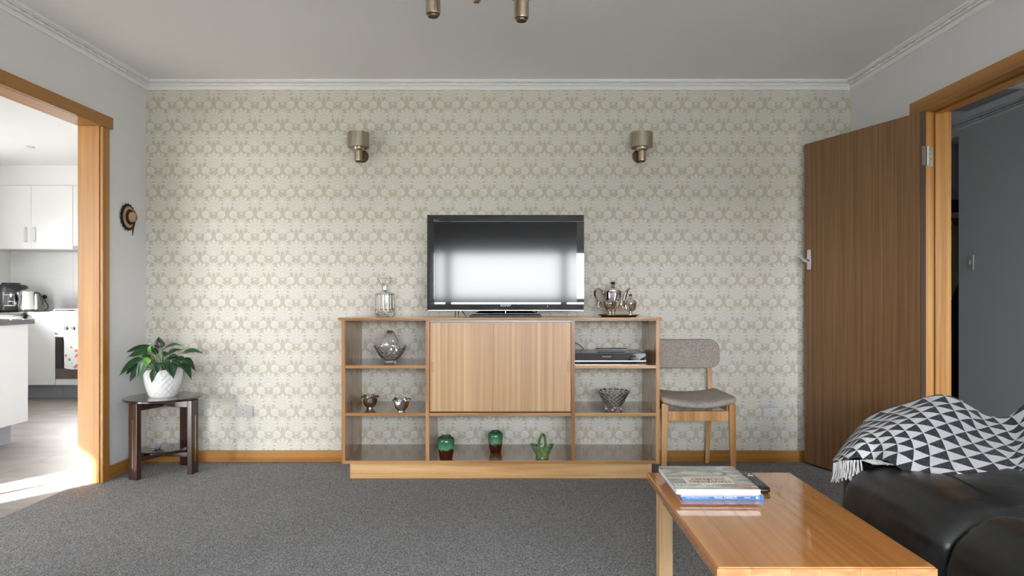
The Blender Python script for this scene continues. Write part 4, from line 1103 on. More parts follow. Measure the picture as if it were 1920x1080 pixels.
# ------------------------------------------------------------------ wall lights and chandelier
def meshmat():
    m, nt, b = newmat('perforated_brass_mesh'); L = nt.links.new
    tc = nt.nodes.new('ShaderNodeTexCoord')
    w = nt.nodes.new('ShaderNodeTexWave'); w.bands_direction = 'Z'; w.inputs['Scale'].default_value = 105; w.inputs['Distortion'].default_value = 0.6
    L(tc.outputs['Object'], w.inputs['Vector'])
    L(mixrgb(nt, w.outputs['Fac'], (0.26, 0.23, 0.19, 1), (0.50, 0.45, 0.38, 1)), b.inputs['Base Color'])
    b.inputs['Metallic'].default_value = 0.75; b.inputs['Roughness'].default_value = 0.42
    return m
M['mesh'] = meshmat()
def lamp_head(parent, c, zb, bars, local_shade=True):
    """cylinder under a cup with a gauze shade; zb = bottom of the cylinder; returns nothing"""
    x, y = c
    bm = nb(); lathe(bm, [(0, zb+0.009), (0.0225, zb+0.009), (0.0235, zb+0.013), (0.0235, zb+0.072), (0, zb+0.072)], loc=(x, y, 0), seg=24); cy = build('lamp_holder', bm, M['brass'], parent)
    bm = nb(); lathe(bm, [(0, zb), (0.016, zb), (0.018, zb+0.004), (0.018, zb+0.007), (0.0215, zb+0.0088), (0, zb+0.0088)], loc=(x, y, 0), seg=20); build('end_cap', bm, M['bronze'], cy)
    bm = nb(); lathe(bm, [(0, zb+0.0725), (0.030, zb+0.0725), (0.036, zb+0.080), (0.038, zb+0.092), (0.034, zb+0.092), (0, zb+0.086)], loc=(x, y, 0), seg=28); build('cup', bm, M['brass'], parent)
    bm = nb(); lathe(bm, [(0.030, zb+0.0925), (0.066, zb+0.0925), (0.067, zb+0.094), (0.067, zb+0.186), (0.065, zb+0.186), (0.065, zb+0.096), (0.030, zb+0.094)], loc=(x, y, 0), seg=40); sh = build('shade', bm, M['mesh'], parent)
    for a in bars:
        bm = nb(); box(bm, -0.0035, 0.0035, -0.0695, -0.0655, zb+0.092, zb+0.188, bev=0.001, M=Matrix.Translation((x, y, 0)) @ Matrix.Rotation(a, 4, 'Z')); build('shade_bar', bm, M['gold'], sh)
    bm = nb(); lathe(bm, [(0, zb+0.0925), (0.014, zb+0.0925), (0.014, zb+0.11), (0.022, zb+0.13), (0.022, zb+0.15), (0.010, zb+0.168), (0, zb+0.17)], loc=(x, y, 0), seg=18); build('bulb', bm, pmat('frosted_bulb', (0.8, 0.8, 0.78), 0.3), parent)
def sconce(label, px, lx, bars):
    t = thing('wall_light', label, 'wall light', (px, YB, 1.96), 'brass wall lights on the wallpaper')
    bm = nb(); lathe(bm, [(0, 0), (0.040, 0), (0.040, 0.006), (0.036, 0.010), (0, 0.012)], seg=32, M=Matrix.Translation((px, YB-0.0005, 1.972)) @ Matrix.Rotation(PI/2, 4, 'X')); build('wall_plate', bm, M['bronze'], t)
    bm = nb(); lathe(bm, [(0.0402, 0), (0.043, 0), (0.043, 0.005), (0.0402, 0.007)], seg=32, M=Matrix.Translation((px, YB-0.0005, 1.972)) @ Matrix.Rotation(PI/2, 4, 'X')); build('plate_rim', bm, M['brass'], t)
    bm = nb(); tube(bm, [(px, YB-0.012, 1.966), ((px+lx)/2, YB-0.05, 1.966), (lx, YB-0.098, 1.966)], 0.009, 10); build('arm', bm, M['bronze'], t)
    lamp_head(t, (lx, 4.385), 1.916, bars)
sconce('brass wall light with gauze shade, above and left of the television', -0.985, -0.988, (math.radians(36), math.radians(-88)))
sconce('brass wall light with gauze shade, above and right of the television', 0.800, 0.806, (math.radians(-42), math.radians(84)))
ch = thing('chandelier', 'brass three-arm ceiling light with hanging cylinders at the top', 'ceiling light', (-0.118, 2.136, H))
hx, hy = -0.118, 2.136
bm = nb(); lathe(bm, [(0, H-0.03), (0.04, H-0.03), (0.06, H-0.012), (0.06, H-0.0005), (0, H-0.0005)], loc=(hx, hy, 0), seg=28); build('ceiling_rose', bm, M['brass'], ch)
bm = nb(); tube(bm, [(hx, hy, 2.11), (hx, hy, H-0.03)], 0.007, 10); build('rod', bm, M['brass'], ch)
bm = nb(); lathe(bm, [(0, 1.979), (0.010, 1.980), (0.0165, 1.990), (0.014, 2.000), (0.022, 2.006), (0.035, 2.03), (0.035, 2.09), (0.02, 2.108), (0, 2.11)], loc=(hx, hy, 0), seg=24); build('hub', bm, M['brass'], ch)
for (x, y), br in zip(((-0.259, 2.20), (0.022, 2.234), (-0.118, 1.965)), ((0.6, -1.5), (-0.7, 1.4), (3.0, 1.0))):
    d = Vector((x-hx, y-hy, 0)).normalized()
    bm = nb(); tube(bm, [Vector((hx, hy, 2.06))+d*0.03, Vector((x, y, 2.06))-d*0.066], 0.006, 8); build('arm', bm, M['brass'], ch)
    lamp_head(ch, (x, y), 1.96, br)

# ------------------------------------------------------------------ outlets on the back wall
def outlet(label, x0, x1, z0, z1, dark, plate2=None, mat='plate'):
    xc, zc = (x0+x1)/2, (z0+z1)/2
    t = thing('power_outlet', label, 'outlet', (xc, YB, zc))
    y = YB-0.0005
    if plate2: build('backing_plate', bx(*plate2[:2], y-0.004, y, *plate2[2:], bev=0.001), pmat('clear_backing', (0.52, 0.51, 0.48), 0.3), t); y -= 0.0042
    pl = build('plate', bx(x0, x1, y-0.009, y, z0, z1, bev=0.003), M[mat], t)
    y -= 0.009
    bm = nb()
    for dx, dz, a in ((-0.006, 0.012, 0.6), (-0.006, -0.012, -0.6), (0.014, 0.0, PI/2)):
        box(bm, -0.0015, 0.0015, -0.0004, 0.001, -0.0045, 0.0045, M=Matrix.Translation((xc+dx, y, zc+dz)) @ Matrix.Rotation(a, 4, 'Y'))
    build('pin_slots', bm, dark, pl)
    build('rocker_switch', bx(xc-0.034, xc-0.022, y-0.004, y-0.0002, zc-0.012, zc+0.012, bev=0.001), M[mat], pl)
M['plate2'] = pmat('aged_outlet_plastic', (0.46, 0.445, 0.43), 0.35)
outlet('aged cream outlet low on the wallpaper, right of the side table', -1.805, -1.690, 0.287, 0.358, M['slot'], mat='plate2')
outlet('white outlet on a clear backing plate, between chair and door', 1.606, 1.696, 0.290, 0.345, pmat('slot_grey', (0.25, 0.25, 0.27), 0.5), plate2=(1.594, 1.700, 0.284, 0.360))

# ------------------------------------------------------------------ straw hat on the left wall
hc = Vector((XL+0.0, 4.262, 1.555))
t = thing('straw_hat_ornament', 'small straw hat ornament with black lace trim on the left wall', 'hat ornament', hc)
RY = Matrix.Translation(hc) @ Matrix.Rotation(PI/2, 4, 'Y')
straw = pmat('woven_straw', lin(186, 148, 104), 0.8, bump=(300, 0.4, 0.002))
lace = pmat('black_lace', (0.015, 0.014, 0.014), 0.8)
bm = nb(); lathe(bm, [(0, 0.010), (0.060, 0.010), (0.066, 0.013), (0.060, 0.016), (0.0, 0.016)], seg=40, M=RY); build('brim', bm, straw, t)
bm = nb(); lathe(bm, [(0, 0.0165), (0.032, 0.0165), (0.031, 0.036), (0.027, 0.050), (0.018, 0.056), (0, 0.058)], seg=32, M=RY); build('crown', bm, straw, t)
bm = nb(); lathe(bm, [(0.055, 0.002), (0.080, 0.004), (0.082, 0.008), (0.055, 0.0095)], seg=72, M=RY, rfun=lambda a, r, z: 1+(0.05*math.cos(18*a) if r > 0.07 else 0)); build('lace_edge', bm, lace, t)
bm = nb(); lathe(bm, [(0.0325, 0.0165), (0.046, 0.0175), (0.046, 0.022), (0.0325, 0.028)], seg=54, M=RY, rfun=lambda a, r, z: 1+(0.05*math.cos(18*a) if r > 0.04 else 0)); build('hat_band', bm, lace, t)
bm = nb(); tube(bm, catmull([hc+Vector(p) for p in ((0.024, 0.028, 0.046), (0.050, 0.010, 0.02), (0.056, -0.004, -0.010), (0.040, 0.006, -0.04), (0.030, 0.012, -0.075), (0.028, 0.014, -0.112))], 22), [0.004]*12+[0.006, 0.006, 0.006, 0.006, 0.005, 0.005, 0.004, 0.003, 0.002, 0.004], 6, flat=0.5); build('ribbon', bm, lace, t)

# ------------------------------------------------------------------ side table
tc_ = Vector((-2.145, 4.222, 0))
t = thing('side_table', 'round dark-stained side table with three brass-inlaid legs in corner', 'side table', tc_)
bm = nb(); lathe(bm, [(0, 0.444), (0.210, 0.444), (0.218, 0.449), (0.218, 0.455), (0.213, 0.460), (0, 0.460)], loc=tc_, seg=64); build('tabletop', bm, M['darktop'], t)
legs = ((-2.216, 4.045), (-1.945, 4.190), (-2.085, 4.395))
for x, y in legs:
    d = Vector((x-tc_.x, y-tc_.y, 0)).normalized(); a = math.atan2(d.y, d.x)
    R = Matrix.Translation((x, y, 0)) @ Matrix.Rotation(a, 4, 'Z')
    bm = nb(); box(bm, -0.016, 0.016, -0.034, 0.034, 0, 0.4435, bev=0.004, M=R); lg = build('leg', bm, M['darkwood'], t)
    bm = nb(); box(bm, 0.0155, 0.0168, -0.0028, 0.0028, 0.067, 0.348, bev=0.0004, seg=1, M=R); build('brass_inlay', bm, M['gold'], lg)
    L_ = (Vector((x, y, 0))-Vector((tc_.x, tc_.y, 0))).length-0.017
    R2 = Matrix.Translation((tc_.x, tc_.y, 0)) @ Matrix.Rotation(a, 4, 'Z')
    bm = nb(); box(bm, 0.0, L_, -0.014, 0.014, 0.398, 0.436, bev=0.003, M=R2); build('top_rail', bm, M['darkwood'], t)
    bm = nb(); box(bm, 0.0, L_, -0.012, 0.012, 0.098, 0.124, bev=0.003, M=R2); build('lower_rail', bm, M['darkwood'], t)
bm = nb(); lathe(bm, [(0, 0.1245), (0.128, 0.1245), (0.134, 0.130), (0.134, 0.140), (0.130, 0.144), (0, 0.144)], loc=tc_, seg=48); build('lower_shelf', bm, M['darktop'], t)
# crystal lotus
lotus_m = pmat('frosted_crystal', (0.92, 0.93, 0.95), 0.12, trans=0.55)
c = Vector((-2.16, 4.20, 0.1445))
t = thing('crystal_lotus', 'small clear crystal lotus flower on the lower table shelf', 'ornament', c)
for ring, (n, r, h, tilt) in enumerate(((9, 0.046, 0.020, 0.3), (8, 0.035, 0.034, 0.7), (6, 0.018, 0.044, 1.1))):
    bm = nb()
    for k in range(n):
        a = 2*PI*k/n+ring*0.4; d = Vector((math.cos(a), math.sin(a), 0)); e = Vector((-d.y, d.x, 0))
        p = [c+Vector((0, 0, 0.006)), c+d*r*0.6+e*0.008+Vector((0, 0, h*0.5)), c+d*r+Vector((0, 0, h)), c+d*r*0.6-e*0.008+Vector((0, 0, h*0.5)), c+d*r*0.55+Vector((0, 0, h*0.5+0.006)), c+d*r*0.6+Vector((0, 0, h*0.5-0.004))]
        v = [bm.verts.new(q) for q in p]
        for f in ((0, 1, 4), (1, 2, 4), (2, 3, 4), (3, 0, 4), (1, 0, 5), (2, 1, 5), (3, 2, 5), (0, 3, 5)): bm.faces.new([v[i] for i in f])
    build('petal_ring', bm, lotus_m, t, smooth=False)
bm = nb(); lathe(bm, [(0, 0), (0.014, 0.0), (0.010, 0.008), (0, 0.010)], loc=c, seg=8); build('base', bm, M['glass'], t, smooth=False)

# ------------------------------------------------------------------ potted peace lily
pc = Vector((-2.142, 4.225, 0.4605))
pl = thing('potted_plant', 'dark green peace lily in a white quilted pot', 'plant', pc)
def potr(v): return 0.074+0.033*(1-(1-v)**2.2)
def pf(u, v):
    a = 2*PI*u; r = potr(v); k = 1.0
    n, m = 18, 4.5
    q = diamond(a, v, n, m)
    k += 0.04*(1-q)*(1 if 0.03 < v < 0.95 else 0)
    return pc+Vector((r*k*math.cos(a), r*k*math.sin(a), 0.168*v))
bm = nb(); go = gridm(bm, 132, 56, pf, closeu=True)
inn = [[bm.verts.new(pc+Vector((r*math.cos(2*PI*i/132), r*math.sin(2*PI*i/132), z))) for i in range(132)] for r, z in ((0.103, 0.168), (0.099, 0.14))]
for A, B in ((go[-1], inn[0]), (inn[0], inn[1])):
    for i in range(132): bm.faces.new((A[i], A[(i+1) % 132], B[(i+1) % 132], B[i]))
bm.faces.new(go[0]); 
build('pot', bm, pmat('white_glazed_pot', (0.80, 0.80, 0.80), 0.22), pl, ang=60)
bm = nb(); lathe(bm, [(0, 0.150), (0.0985, 0.146), (0.0985, 0.141), (0, 0.141)], loc=pc, seg=40); build('soil', bm, pmat('potting_soil', (0.03, 0.022, 0.016), 0.95, bump=(80, 0.8, 0.01)), pl)
def leafmat(name, c, c2):
    m, nt, b = newmat(name); L = nt.links.new
    tc = nt.nodes.new('ShaderNodeTexCoord'); n = nt.nodes.new('ShaderNodeTexNoise'); n.inputs['Scale'].default_value = 30; L(tc.outputs['Object'], n.inputs['Vector'])
    L(mixrgb(nt, n.outputs[0], c, c2), b.inputs['Base Color']); b.inputs['Roughness'].default_value = 0.32; b.inputs['Coat Weight'].default_value = 0.15
    return m
LM = [leafmat('leaf_dark_green', lin(12, 40, 20), lin(30, 70, 40)), leafmat('leaf_mid_green', lin(20, 60, 24), lin(46, 96, 44)), leafmat('leaf_bright_green', lin(60, 118, 34), lin(96, 156, 56)), leafmat('spathe_dark', lin(34, 40, 26), lin(48, 52, 36))]
SM = leafmat('stem_green', lin(60, 96, 44), lin(92, 128, 66))
def c2(x, y, d): return at(200+x/3.6, 620+y/3.6, d)
def leaf(b, tip, db, dt, w, lift, mi, roll=0.0, stem=True):
    """b, tip in the 3.6x view of the plant; depths db, dt"""
    P0, P2 = c2(*b, db), c2(*tip, dt)
    P1 = (P0+P2)/2+Vector((0, 0, lift))
    n = 13; pts = []
    for i in range(n):
        s = i/(n-1); pts.append((1-s)**2*P0+2*s*(1-s)*P1+s*s*P2)
    bm = nb(); rows = []
    for i in range(n):
        s = i/(n-1); T = (pts[min(i+1, n-1)]-pts[max(i-1, 0)]).normalized()
        view = (Vector((0, 0, 1.3))-pts[i]).normalized()
        up = (view*0.75+Vector((0, 0, 0.8))).normalized()
        side = T.cross(up).normalized()
        nn = side.cross(T).normalized()
        side = side*math.cos(roll)+nn*math.sin(roll)
        nn = side.cross(T).normalized()
        ww = w*1.38*(math.sin(PI*min(1, s*1.02+0.02)**0.78)**0.9)*(1-0.25*s)
        rows.append([bm.verts.new(pts[i]+side*ww*k+nn*(abs(k)*ww*0.28-0.0015*(1-abs(k))+0.0015*math.sin(9*s+k*2))) for k in (-1, -0.55, 0, 0.55, 1)])
    for A, B in zip(rows, rows[1:]):
        for k in range(4): bm.faces.new((A[k], A[k+1], B[k+1], B[k]))
    lf = build('leaf', bm, LM[mi], pl, ang=80, recalc=False)
    sol = lf.modifiers.new('thickness', 'SOLIDIFY'); sol.thickness = 0.0008
    if stem:
        base = pc+Vector(((P0.x-pc.x)*0.35, (P0.y-pc.y)*0.35, 0.146))
        mid = (base+P0)/2+Vector(((P0.x-pc.x)*-0.15, 0, 0.02))
        bm = nb(); tube(bm, catmull([base, mid, P0, pts[2]], 12), [0.0028]*8+[0.002, 0.0018, 0.0015, 0.001], 6); build('leaf_stem', bm, SM, lf)
LV = [((362, 118), (350, 38), 4.24, 4.23, 0.024, 0.0, 3, 0.25), ((378, 132), (512, 102), 4.20, 4.16, 0.017, 0.035, 1, 0.2), ((508, 152), (650, 152), 4.22, 4.20, 0.020, 0.022, 1, 0.1),
      ((505, 190), (604, 278), 4.18, 4.14, 0.020, 0.030, 0, 0), ((512, 218), (573, 332), 4.14, 4.10, 0.019, 0.020, 0, 0.1), ((430, 215), (452, 328), 4.08, 4.05, 0.022, 0.012, 0, 0), ((388, 205), (432, 306), 4.08, 4.05, 0.022, 0.018, 1, 0.2),
      ((312, 122), (120, 152), 4.26, 4.26, 0.022, 0.030, 0, 0), ((300, 140), (136, 182), 4.22, 4.20, 0.020, 0.022, 1, 0.1), ((235, 185), (82, 308), 4.20, 4.17, 0.021, 0.026, 1, 0), ((215, 228), (128, 300), 4.24, 4.22, 0.017, 0.016, 0, 0),
      ((212, 255), (154, 350), 4.16, 4.12, 0.016, 0.012, 0, 0), ((262, 185), (205, 352), 4.10, 4.06, 0.022, 0.012, 1, 0.2), ((282, 180), (262, 250), 4.09, 4.07, 0.018, 0.010, 2, 0.2), ((286, 152), (304, 88), 4.14, 4.12, 0.014, 0.004, 2, 0.3),
      ((322, 262), (302, 358), 4.08, 4.05, 0.015, 0.008, 0, 0), ((352, 215), (336, 298), 4.08, 4.05, 0.020, 0.012, 0, 0.1), ((402, 166), (512, 128), 4.26, 4.26, 0.020, 0.014, 0, 0.2), ((392, 196), (508, 190), 4.12, 4.10, 0.020, 0.014, 0, 0.1),
      ((462, 182), (545, 222), 4.16, 4.12, 0.018, 0.012, 1, 0), ((452, 190), (498, 250), 4.08, 4.05, 0.016, 0.010, 0, 0.1), ((232, 158), (168, 178), 4.16, 4.12, 0.014, 0.010, 1, 0), ((300, 190), (228, 172), 4.14, 4.10, 0.018, 0.010, 1, 0),
      ((340, 160), (290, 118), 4.28, 4.30, 0.018, 0.010, 0, 0), ((300, 215), (258, 240), 4.12, 4.10, 0.014, 0.010, 0, 0), ((415, 190), (480, 168), 4.14, 4.10, 0.016, 0.012, 1, 0), ((380, 170), (420, 150), 4.22, 4.24, 0.015, 0.008, 1, 0), ((470, 225), (520, 262), 4.10, 4.08, 0.013, 0.008, 0, 0)]
for a in LV: leaf(*a)
for k in range(14):
    a = random.uniform(0, 2*PI); r = random.uniform(0.01, 0.05)
    b0 = pc+Vector((r*math.cos(a), r*math.sin(a), 0.146)); e0 = pc+Vector((2.0*r*math.cos(a), 2.0*r*math.sin(a)-0.01, 0.22+random.uniform(-0.02, 0.03)))
    bm = nb(); tube(bm, catmull([b0, (b0+e0)/2+Vector((0, 0, 0.01)), e0], 8), 0.0024, 6); build('stem', bm, SM, pl)

# ------------------------------------------------------------------ dining chair
def weave():
    m, nt, b = newmat('taupe_tweed'); L = nt.links.new
    tc = nt.nodes.new('ShaderNodeTexCoord'); v = nt.nodes.new('ShaderNodeTexVoronoi'); v.inputs['Scale'].default_value = 380; L(tc.outputs['Object'], v.inputs['Vector'])
    sp = nt.nodes.new('ShaderNodeSeparateColor'); L(v.outputs['Color'], sp.inputs[0])
    rp = nt.nodes.new('ShaderNodeValToRGB'); e = rp.color_ramp.elements
    e[0].color = lin(134, 125, 118); e[1].color = lin(196, 187, 179); x = e.new(0.5); x.color = lin(166, 156, 148)
    L(sp.outputs[0], rp.inputs[0]); L(rp.outputs[0], b.inputs['Base Color']); b.inputs['Roughness'].default_value = 0.95; b.inputs['Specular IOR Level'].default_value = 0.1
    bp = nt.nodes.new('ShaderNodeBump'); bp.inputs['Strength'].default_value = 0.5; bp.inputs['Distance'].default_value = 0.002; bp.invert = True; L(v.outputs['Distance'], bp.inputs['Height']); L(bp.outputs[0], b.inputs['Normal'])
    return m
M['tweed'] = weave()
CX = 1.070
t = thing('dining_chair', 'beech dining chair with taupe tweed seat and back beside sideboard', 'chair', (CX, 4.22, 0))
def seatf(p, u):
    q = (p.x-CX)/0.215; fr = max(0.0, (4.25-p.y)/0.25)
    p.z += 0.026*q*q - 0.010 - 0.012*fr*(1-q*q)
    p.x = CX+(p.x-CX)*(1.0+0.03*fr)
    return p
bm = nb(); rbox(bm, CX-0.212, CX+0.212, 4.005, 4.405, 0.435, 0.477, 0.020, n=16, puff=0.004, fn=seatf)
build('seat', bm, M['tweed'], t, ang=80)
def backf(p, u):
    q = (p.x-CX)/0.225; p.y += -0.035*q*q+0.02+(p.z-0.7)*0.08
    return p
def back_outline(bm):
    W, z0, z1, r = 0.226, 0.614, 0.796, 0.062
    pts = []
    for (sx, sz, a0) in ((1, 1, 0), (-1, 1, PI/2), (-1, -1, PI), (1, -1, 1.5*PI)):
        for k in range(9):
            a = a0+k*PI/16
            pts.append((sx*(W-r)+r*math.cos(a), (z1-r if sz > 0 else z0+r)+r*math.sin(a)))
    return pts
bm = nb(); op = back_outline(bm); n = len(op); rows = []
for (yy, k) in ((4.392, 0.90), (4.388, 0.965), (4.395, 0.995), (4.404, 1.0), (4.414, 0.99), (4.420, 0.95)):
    rows.append([bm.verts.new(backf(Vector((CX+x*(1-(1-k)*0.35), yy, 0.705+(z-0.705)*(1-(1-k)*0.9))), None)) for x, z in op])
for A, B in zip(rows, rows[1:]):
    for i in range(n): bm.faces.new((A[i], A[(i+1) % n], B[(i+1) % n], B[i]))
# close front and back with strips across the width so that the curve holds
for R_ in (rows[0], rows[-1]):
    for i in range(n//2-1):
        a, b_, c_, d_ = R_[(n-9-9+18+i) % n], None, None, None
    bm.faces.new(R_)
bk = build('backrest', bm, M['tweed'], t, ang=60)
def legbm(p0, p1, w0, w1, dd0=None, dd1=None):
    bm = nb(); A = []; B = []
    for (p, w, arr) in ((p0, w0, A), (p1, w1, B)):
        for sx, sy in ((-1, -1), (1, -1), (1, 1), (-1, 1)): arr.append(bm.verts.new((p[0]+sx*w/2, p[1]+sy*w/2, p[2])))
    bm.faces.new(A); bm.faces.new(B)
    for i in range(4): bm.faces.new((A[i], A[(i+1) % 4], B[(i+1) % 4], B[i]))
    bmesh.ops.recalc_face_normals(bm, faces=bm.faces)
    bmesh.ops.bevel(bm, geom=bm.edges[:], offset=0.004, segments=2, affect='EDGES')
    return bm
for sx in (-1, 1):
    build('leg', legbm((CX+sx*0.203, 4.035, 0), (CX+sx*0.196, 4.045, 0.446), 0.027, 0.038), M['chairwood'], t)
    build('leg', legbm((CX+sx*0.160, 4.44, 0), (CX+sx*0.168, 4.395, 0.445), 0.024, 0.032), M['chairwood'], t)
    build('back_post', legbm((CX+sx*0.168, 4.398, 0.446), (CX+sx*0.172, 4.438, 0.745), 0.030, 0.022), M['chairwood'], t)
    bm = nb(); prism(bm, [(4.066, 0.395), (4.378, 0.385), (4.378, 0.425), (4.066, 0.435)], CX+sx*0.183-0.009, CX+sx*0.183+0.009, 'X', bev=0.002); build('side_rail', bm, M['chairwood'], t)
build('front_rail', bx(CX-0.176, CX+0.176, 4.034, 4.056, 0.342, 0.400, bev=0.003), M['chairwood'], t)
build('rear_rail', bx(CX-0.151, CX+0.151, 4.388, 4.406, 0.380, 0.430, bev=0.003), M['chairwood'], t)

# ------------------------------------------------------------------ coffee table
ct = thing('coffee_table', 'low honey-wood coffee table with glossy plank top in the foreground', 'coffee table', (0.755, 2.12, 0))
edges_x = [0.489, 0.572, 0.668, 0.742, 0.836, 0.922, 1.022]
for k in range(6):
    x0, x1 = edges_x[k], edges_x[k+1]
    bm = nb(); box(bm, x0+(0.0002 if k else 0), x1-(0.0002 if k < 5 else 0), 1.675, 2.570, 0.396, 0.420)
    ev = [e for e in bm.edges if abs((e.verts[0].co.z+e.verts[1].co.z)/2-0.42) < 1e-6 and (abs(e.verts[0].co.y-e.verts[1].co.y) < 1e-6)]
    side = [e for e in bm.edges if e.verts[0].co.z > 0.419 and e.verts[1].co.z > 0.419 and abs(e.verts[0].co.x-e.verts[1].co.x) < 1e-6 and ((k == 0 and e.verts[0].co.x < x0+0.001) or (k == 5 and e.verts[0].co.x > x1-0.001))]
    bmesh.ops.bevel(bm, geom=ev+side, offset=0.004, segments=3, affect='EDGES')
    o = build('plank', bm, M['table'], ct)
    o.data.materials.append(M['tablegrain'])
    for p in o.data.polygons:
        if abs(p.normal.y) > 0.8: p.material_index = 1
for x in (0.513, 0.947):
    for y in (1.725, 2.465):
        build('leg', bx(x, x+0.05, y, y+0.05, 0, 0.3955, bev=0.003), M['tableleg'], ct)
for x in (0.526, 0.960): build('apron', bx(x, x+0.022, 1.776, 2.464, 0.335, 0.3955, bev=0.002), M['table'], ct)
for y in (1.738, 2.478): build('apron', bx(0.564, 0.946, y, y+0.022, 0.335, 0.3955, bev=0.002), M['tablegrain'] if False else M['tableleg'], ct)

# ------------------------------------------------------------------ books and remote on the coffee table
def covermat(name):
    m, nt, b = newmat(name); L = nt.links.new
    tc = nt.nodes.new('ShaderNodeTexCoord'); mp = nt.nodes.new('ShaderNodeMapping'); mp.inputs['Scale'].default_value = (7, 16, 1); mp.inputs['Location'].default_value = (3.1, 1.7, 0); L(tc.outputs['Object'], mp.inputs[0])
    n = nt.nodes.new('ShaderNodeTexNoise'); n.inputs['Scale'].default_value = 1.0; n.inputs['Detail'].default_value = 6; n.inputs['Distortion'].default_value = 1.2; L(mp.outputs[0], n.inputs['Vector'])
    rp = nt.nodes.new('ShaderNodeValToRGB'); e = rp.color_ramp.elements
    e[0].position = 0.30; e[0].color = lin(96, 92, 80); e[1].position = 0.72; e[1].color = lin(214, 212, 206)
    for p, c in ((0.42, lin(128, 126, 112)), (0.50, lin(150, 156, 150)), (0.58, lin(176, 178, 172))): x = e.new(p); x.color = c
    L(n.outputs[0], rp.inputs[0]); L(rp.outputs[0], b.inputs['Base Color']); b.inputs['Roughness'].default_value = 0.18; b.inputs['Coat Weight'].default_value = 0.5
    return m
M['cover'] = covermat('printed_magazine_cover')
mg = thing('magazine', 'thick softcover souvenir magazine with upside-down pink title, on the stack top', 'magazine', (0.6485, 2.348, 0.4455), rotz=math.radians(-0.9))
W2, D2 = 0.133, 0.1485
pg = build('pages', bx(-W2+0.002, W2-0.002, -D2+0.001, D2-0.002, 0.0012, 0.0148), M['paperwhite'], mg)
cv = build('front_cover', bx(-W2, W2, -D2, D2, 0.0149, 0.0162), M['cover'], mg)
build('back_cover', bx(-W2, W2, -D2, D2, 0.0, 0.0011), M['paperwhite'], mg)
build('spine', bx(-W2, W2, -D2-0.0008, -D2-0.0001, 0.0, 0.0162), M['paperwhite'], mg)
FLIP = Matrix.Rotation(PI, 4, 'Z')
lp = nb(); prism(lp, [(-0.078, -0.082), (0.070, -0.082), (0.076, -0.076), (0.076, -0.006), (0.070, 0.0), (-0.078, 0.0), (-0.084, -0.006), (-0.084, -0.076)], 0.0163, 0.0166, 'Z')
build('title_panel', lp, pmat('pink_title_panel', lin(226, 204, 192), 0.25), cv)
ink = pmat('dark_print_ink', lin(60, 58, 54), 0.5)
build('title_text', text_bm('HAWAIIAN', 0.034, Matrix.Translation((-0.004, -0.058, 0.0169)) @ FLIP, extrude=0.0001, sx=0.80), ink, cv)
build('title_text', text_bm('JOURNEY', 0.034, Matrix.Translation((-0.004, -0.028, 0.0169)) @ FLIP, extrude=0.0001, sx=0.80), ink, cv)
bm = nb()
for k in range(12): box(bm, -0.062+0.010*k, -0.055+0.010*k, -0.0085, -0.006, 0.0167, 0.0169)
build('small_print', bm, pmat('red_small_print', lin(176, 110, 96), 0.5), cv)
bm = nb(); random.seed(5)
for row, (yy, xa, xb, hh) in enumerate(((-0.095, -0.128, -0.005, 0.013), (-0.118, -0.128, 0.012, 0.014))):
    x = xa
    while x < xb:
        w = random.choice((0.004, 0.007, 0.010)); box(bm, x, x+w, yy, yy+hh*random.choice((0.6, 0.8, 1.0)), 0.0163, 0.0166); x += w+0.003
build('pale_figures', bm, pmat('pale_print', lin(222, 220, 212), 0.25), cv)['kind'] = 'stuff'
rd = pmat('red_stripe_print', lin(190, 104, 92), 0.25)
bm = nb()
for (x0, y0, x1, y1, w) in ((0.052, -0.112, 0.130, -0.104, 0.003), (0.085, -0.135, 0.115, -0.112, 0.003), (0.118, -0.136, 0.088, -0.114, 0.003), (0.04, -0.090, 0.13, -0.086, 0.002)):
    d = Vector((x1-x0, y1-y0, 0)); nn = Vector((-d.y, d.x, 0)).normalized()*w
    q = [Vector((x0, y0, 0.0165))+nn, Vector((x1, y1, 0.0165))+nn, Vector((x1, y1, 0.0165))-nn, Vector((x0, y0, 0.0165))-nn]
    bm.faces.new([bm.verts.new(v) for v in q])
build('red_stripes', bm, rd, cv, smooth=False)
bm = nb(); lathe(bm, [(0, 0.0163), (0.026, 0.0163), (0.026, 0.0165), (0, 0.0165)], loc=(0.056, 0.045, 0), seg=24)
ov = build('round_emblem', bm, pmat('dark_emblem', lin(104, 98, 86), 0.25), cv)
bm = nb(); lathe(bm, [(0, 0.0166), (0.018, 0.0166), (0.018, 0.0167), (0, 0.0167)], loc=(0.050, 0.045, 0), seg=24); build('emblem_centre', bm, pmat('pale_emblem', lin(190, 188, 180), 0.25), ov)
bk = thing('booklet', 'thin grey softcover booklet between the magazine and the blue book', 'booklet', (0.652, 2.345, 0.4370))
build('pages', bx(0.529, 0.776, 2.206, 2.48, 0.4380, 0.4446), pmat('grey_page_edges', lin(186, 188, 196), 0.6), bk)
build('cover', bx(0.527, 0.778, 2.2045, 2.482, 0.4447, 0.4453), M['paperwhite'], bk)
build('cover', bx(0.527, 0.778, 2.2045, 2.482, 0.4371, 0.4379), M['cover'], bk)
bb = thing('history_book', 'blue-spined softcover book with white lettering, bottom of the stack', 'book', (0.667, 2.35, 0.4203))
build('pages', bx(0.538, 0.796, 2.224, 2.49, 0.4215, 0.4354), M['paperwhite'], bb)
build('cover', bx(0.536, 0.798, 2.2228, 2.492, 0.4355, 0.4367), M['cover'], bb)
build('cover', bx(0.536, 0.798, 2.2228, 2.492, 0.4203, 0.4214), pmat('navy_cover', lin(40, 52, 84), 0.35), bb)
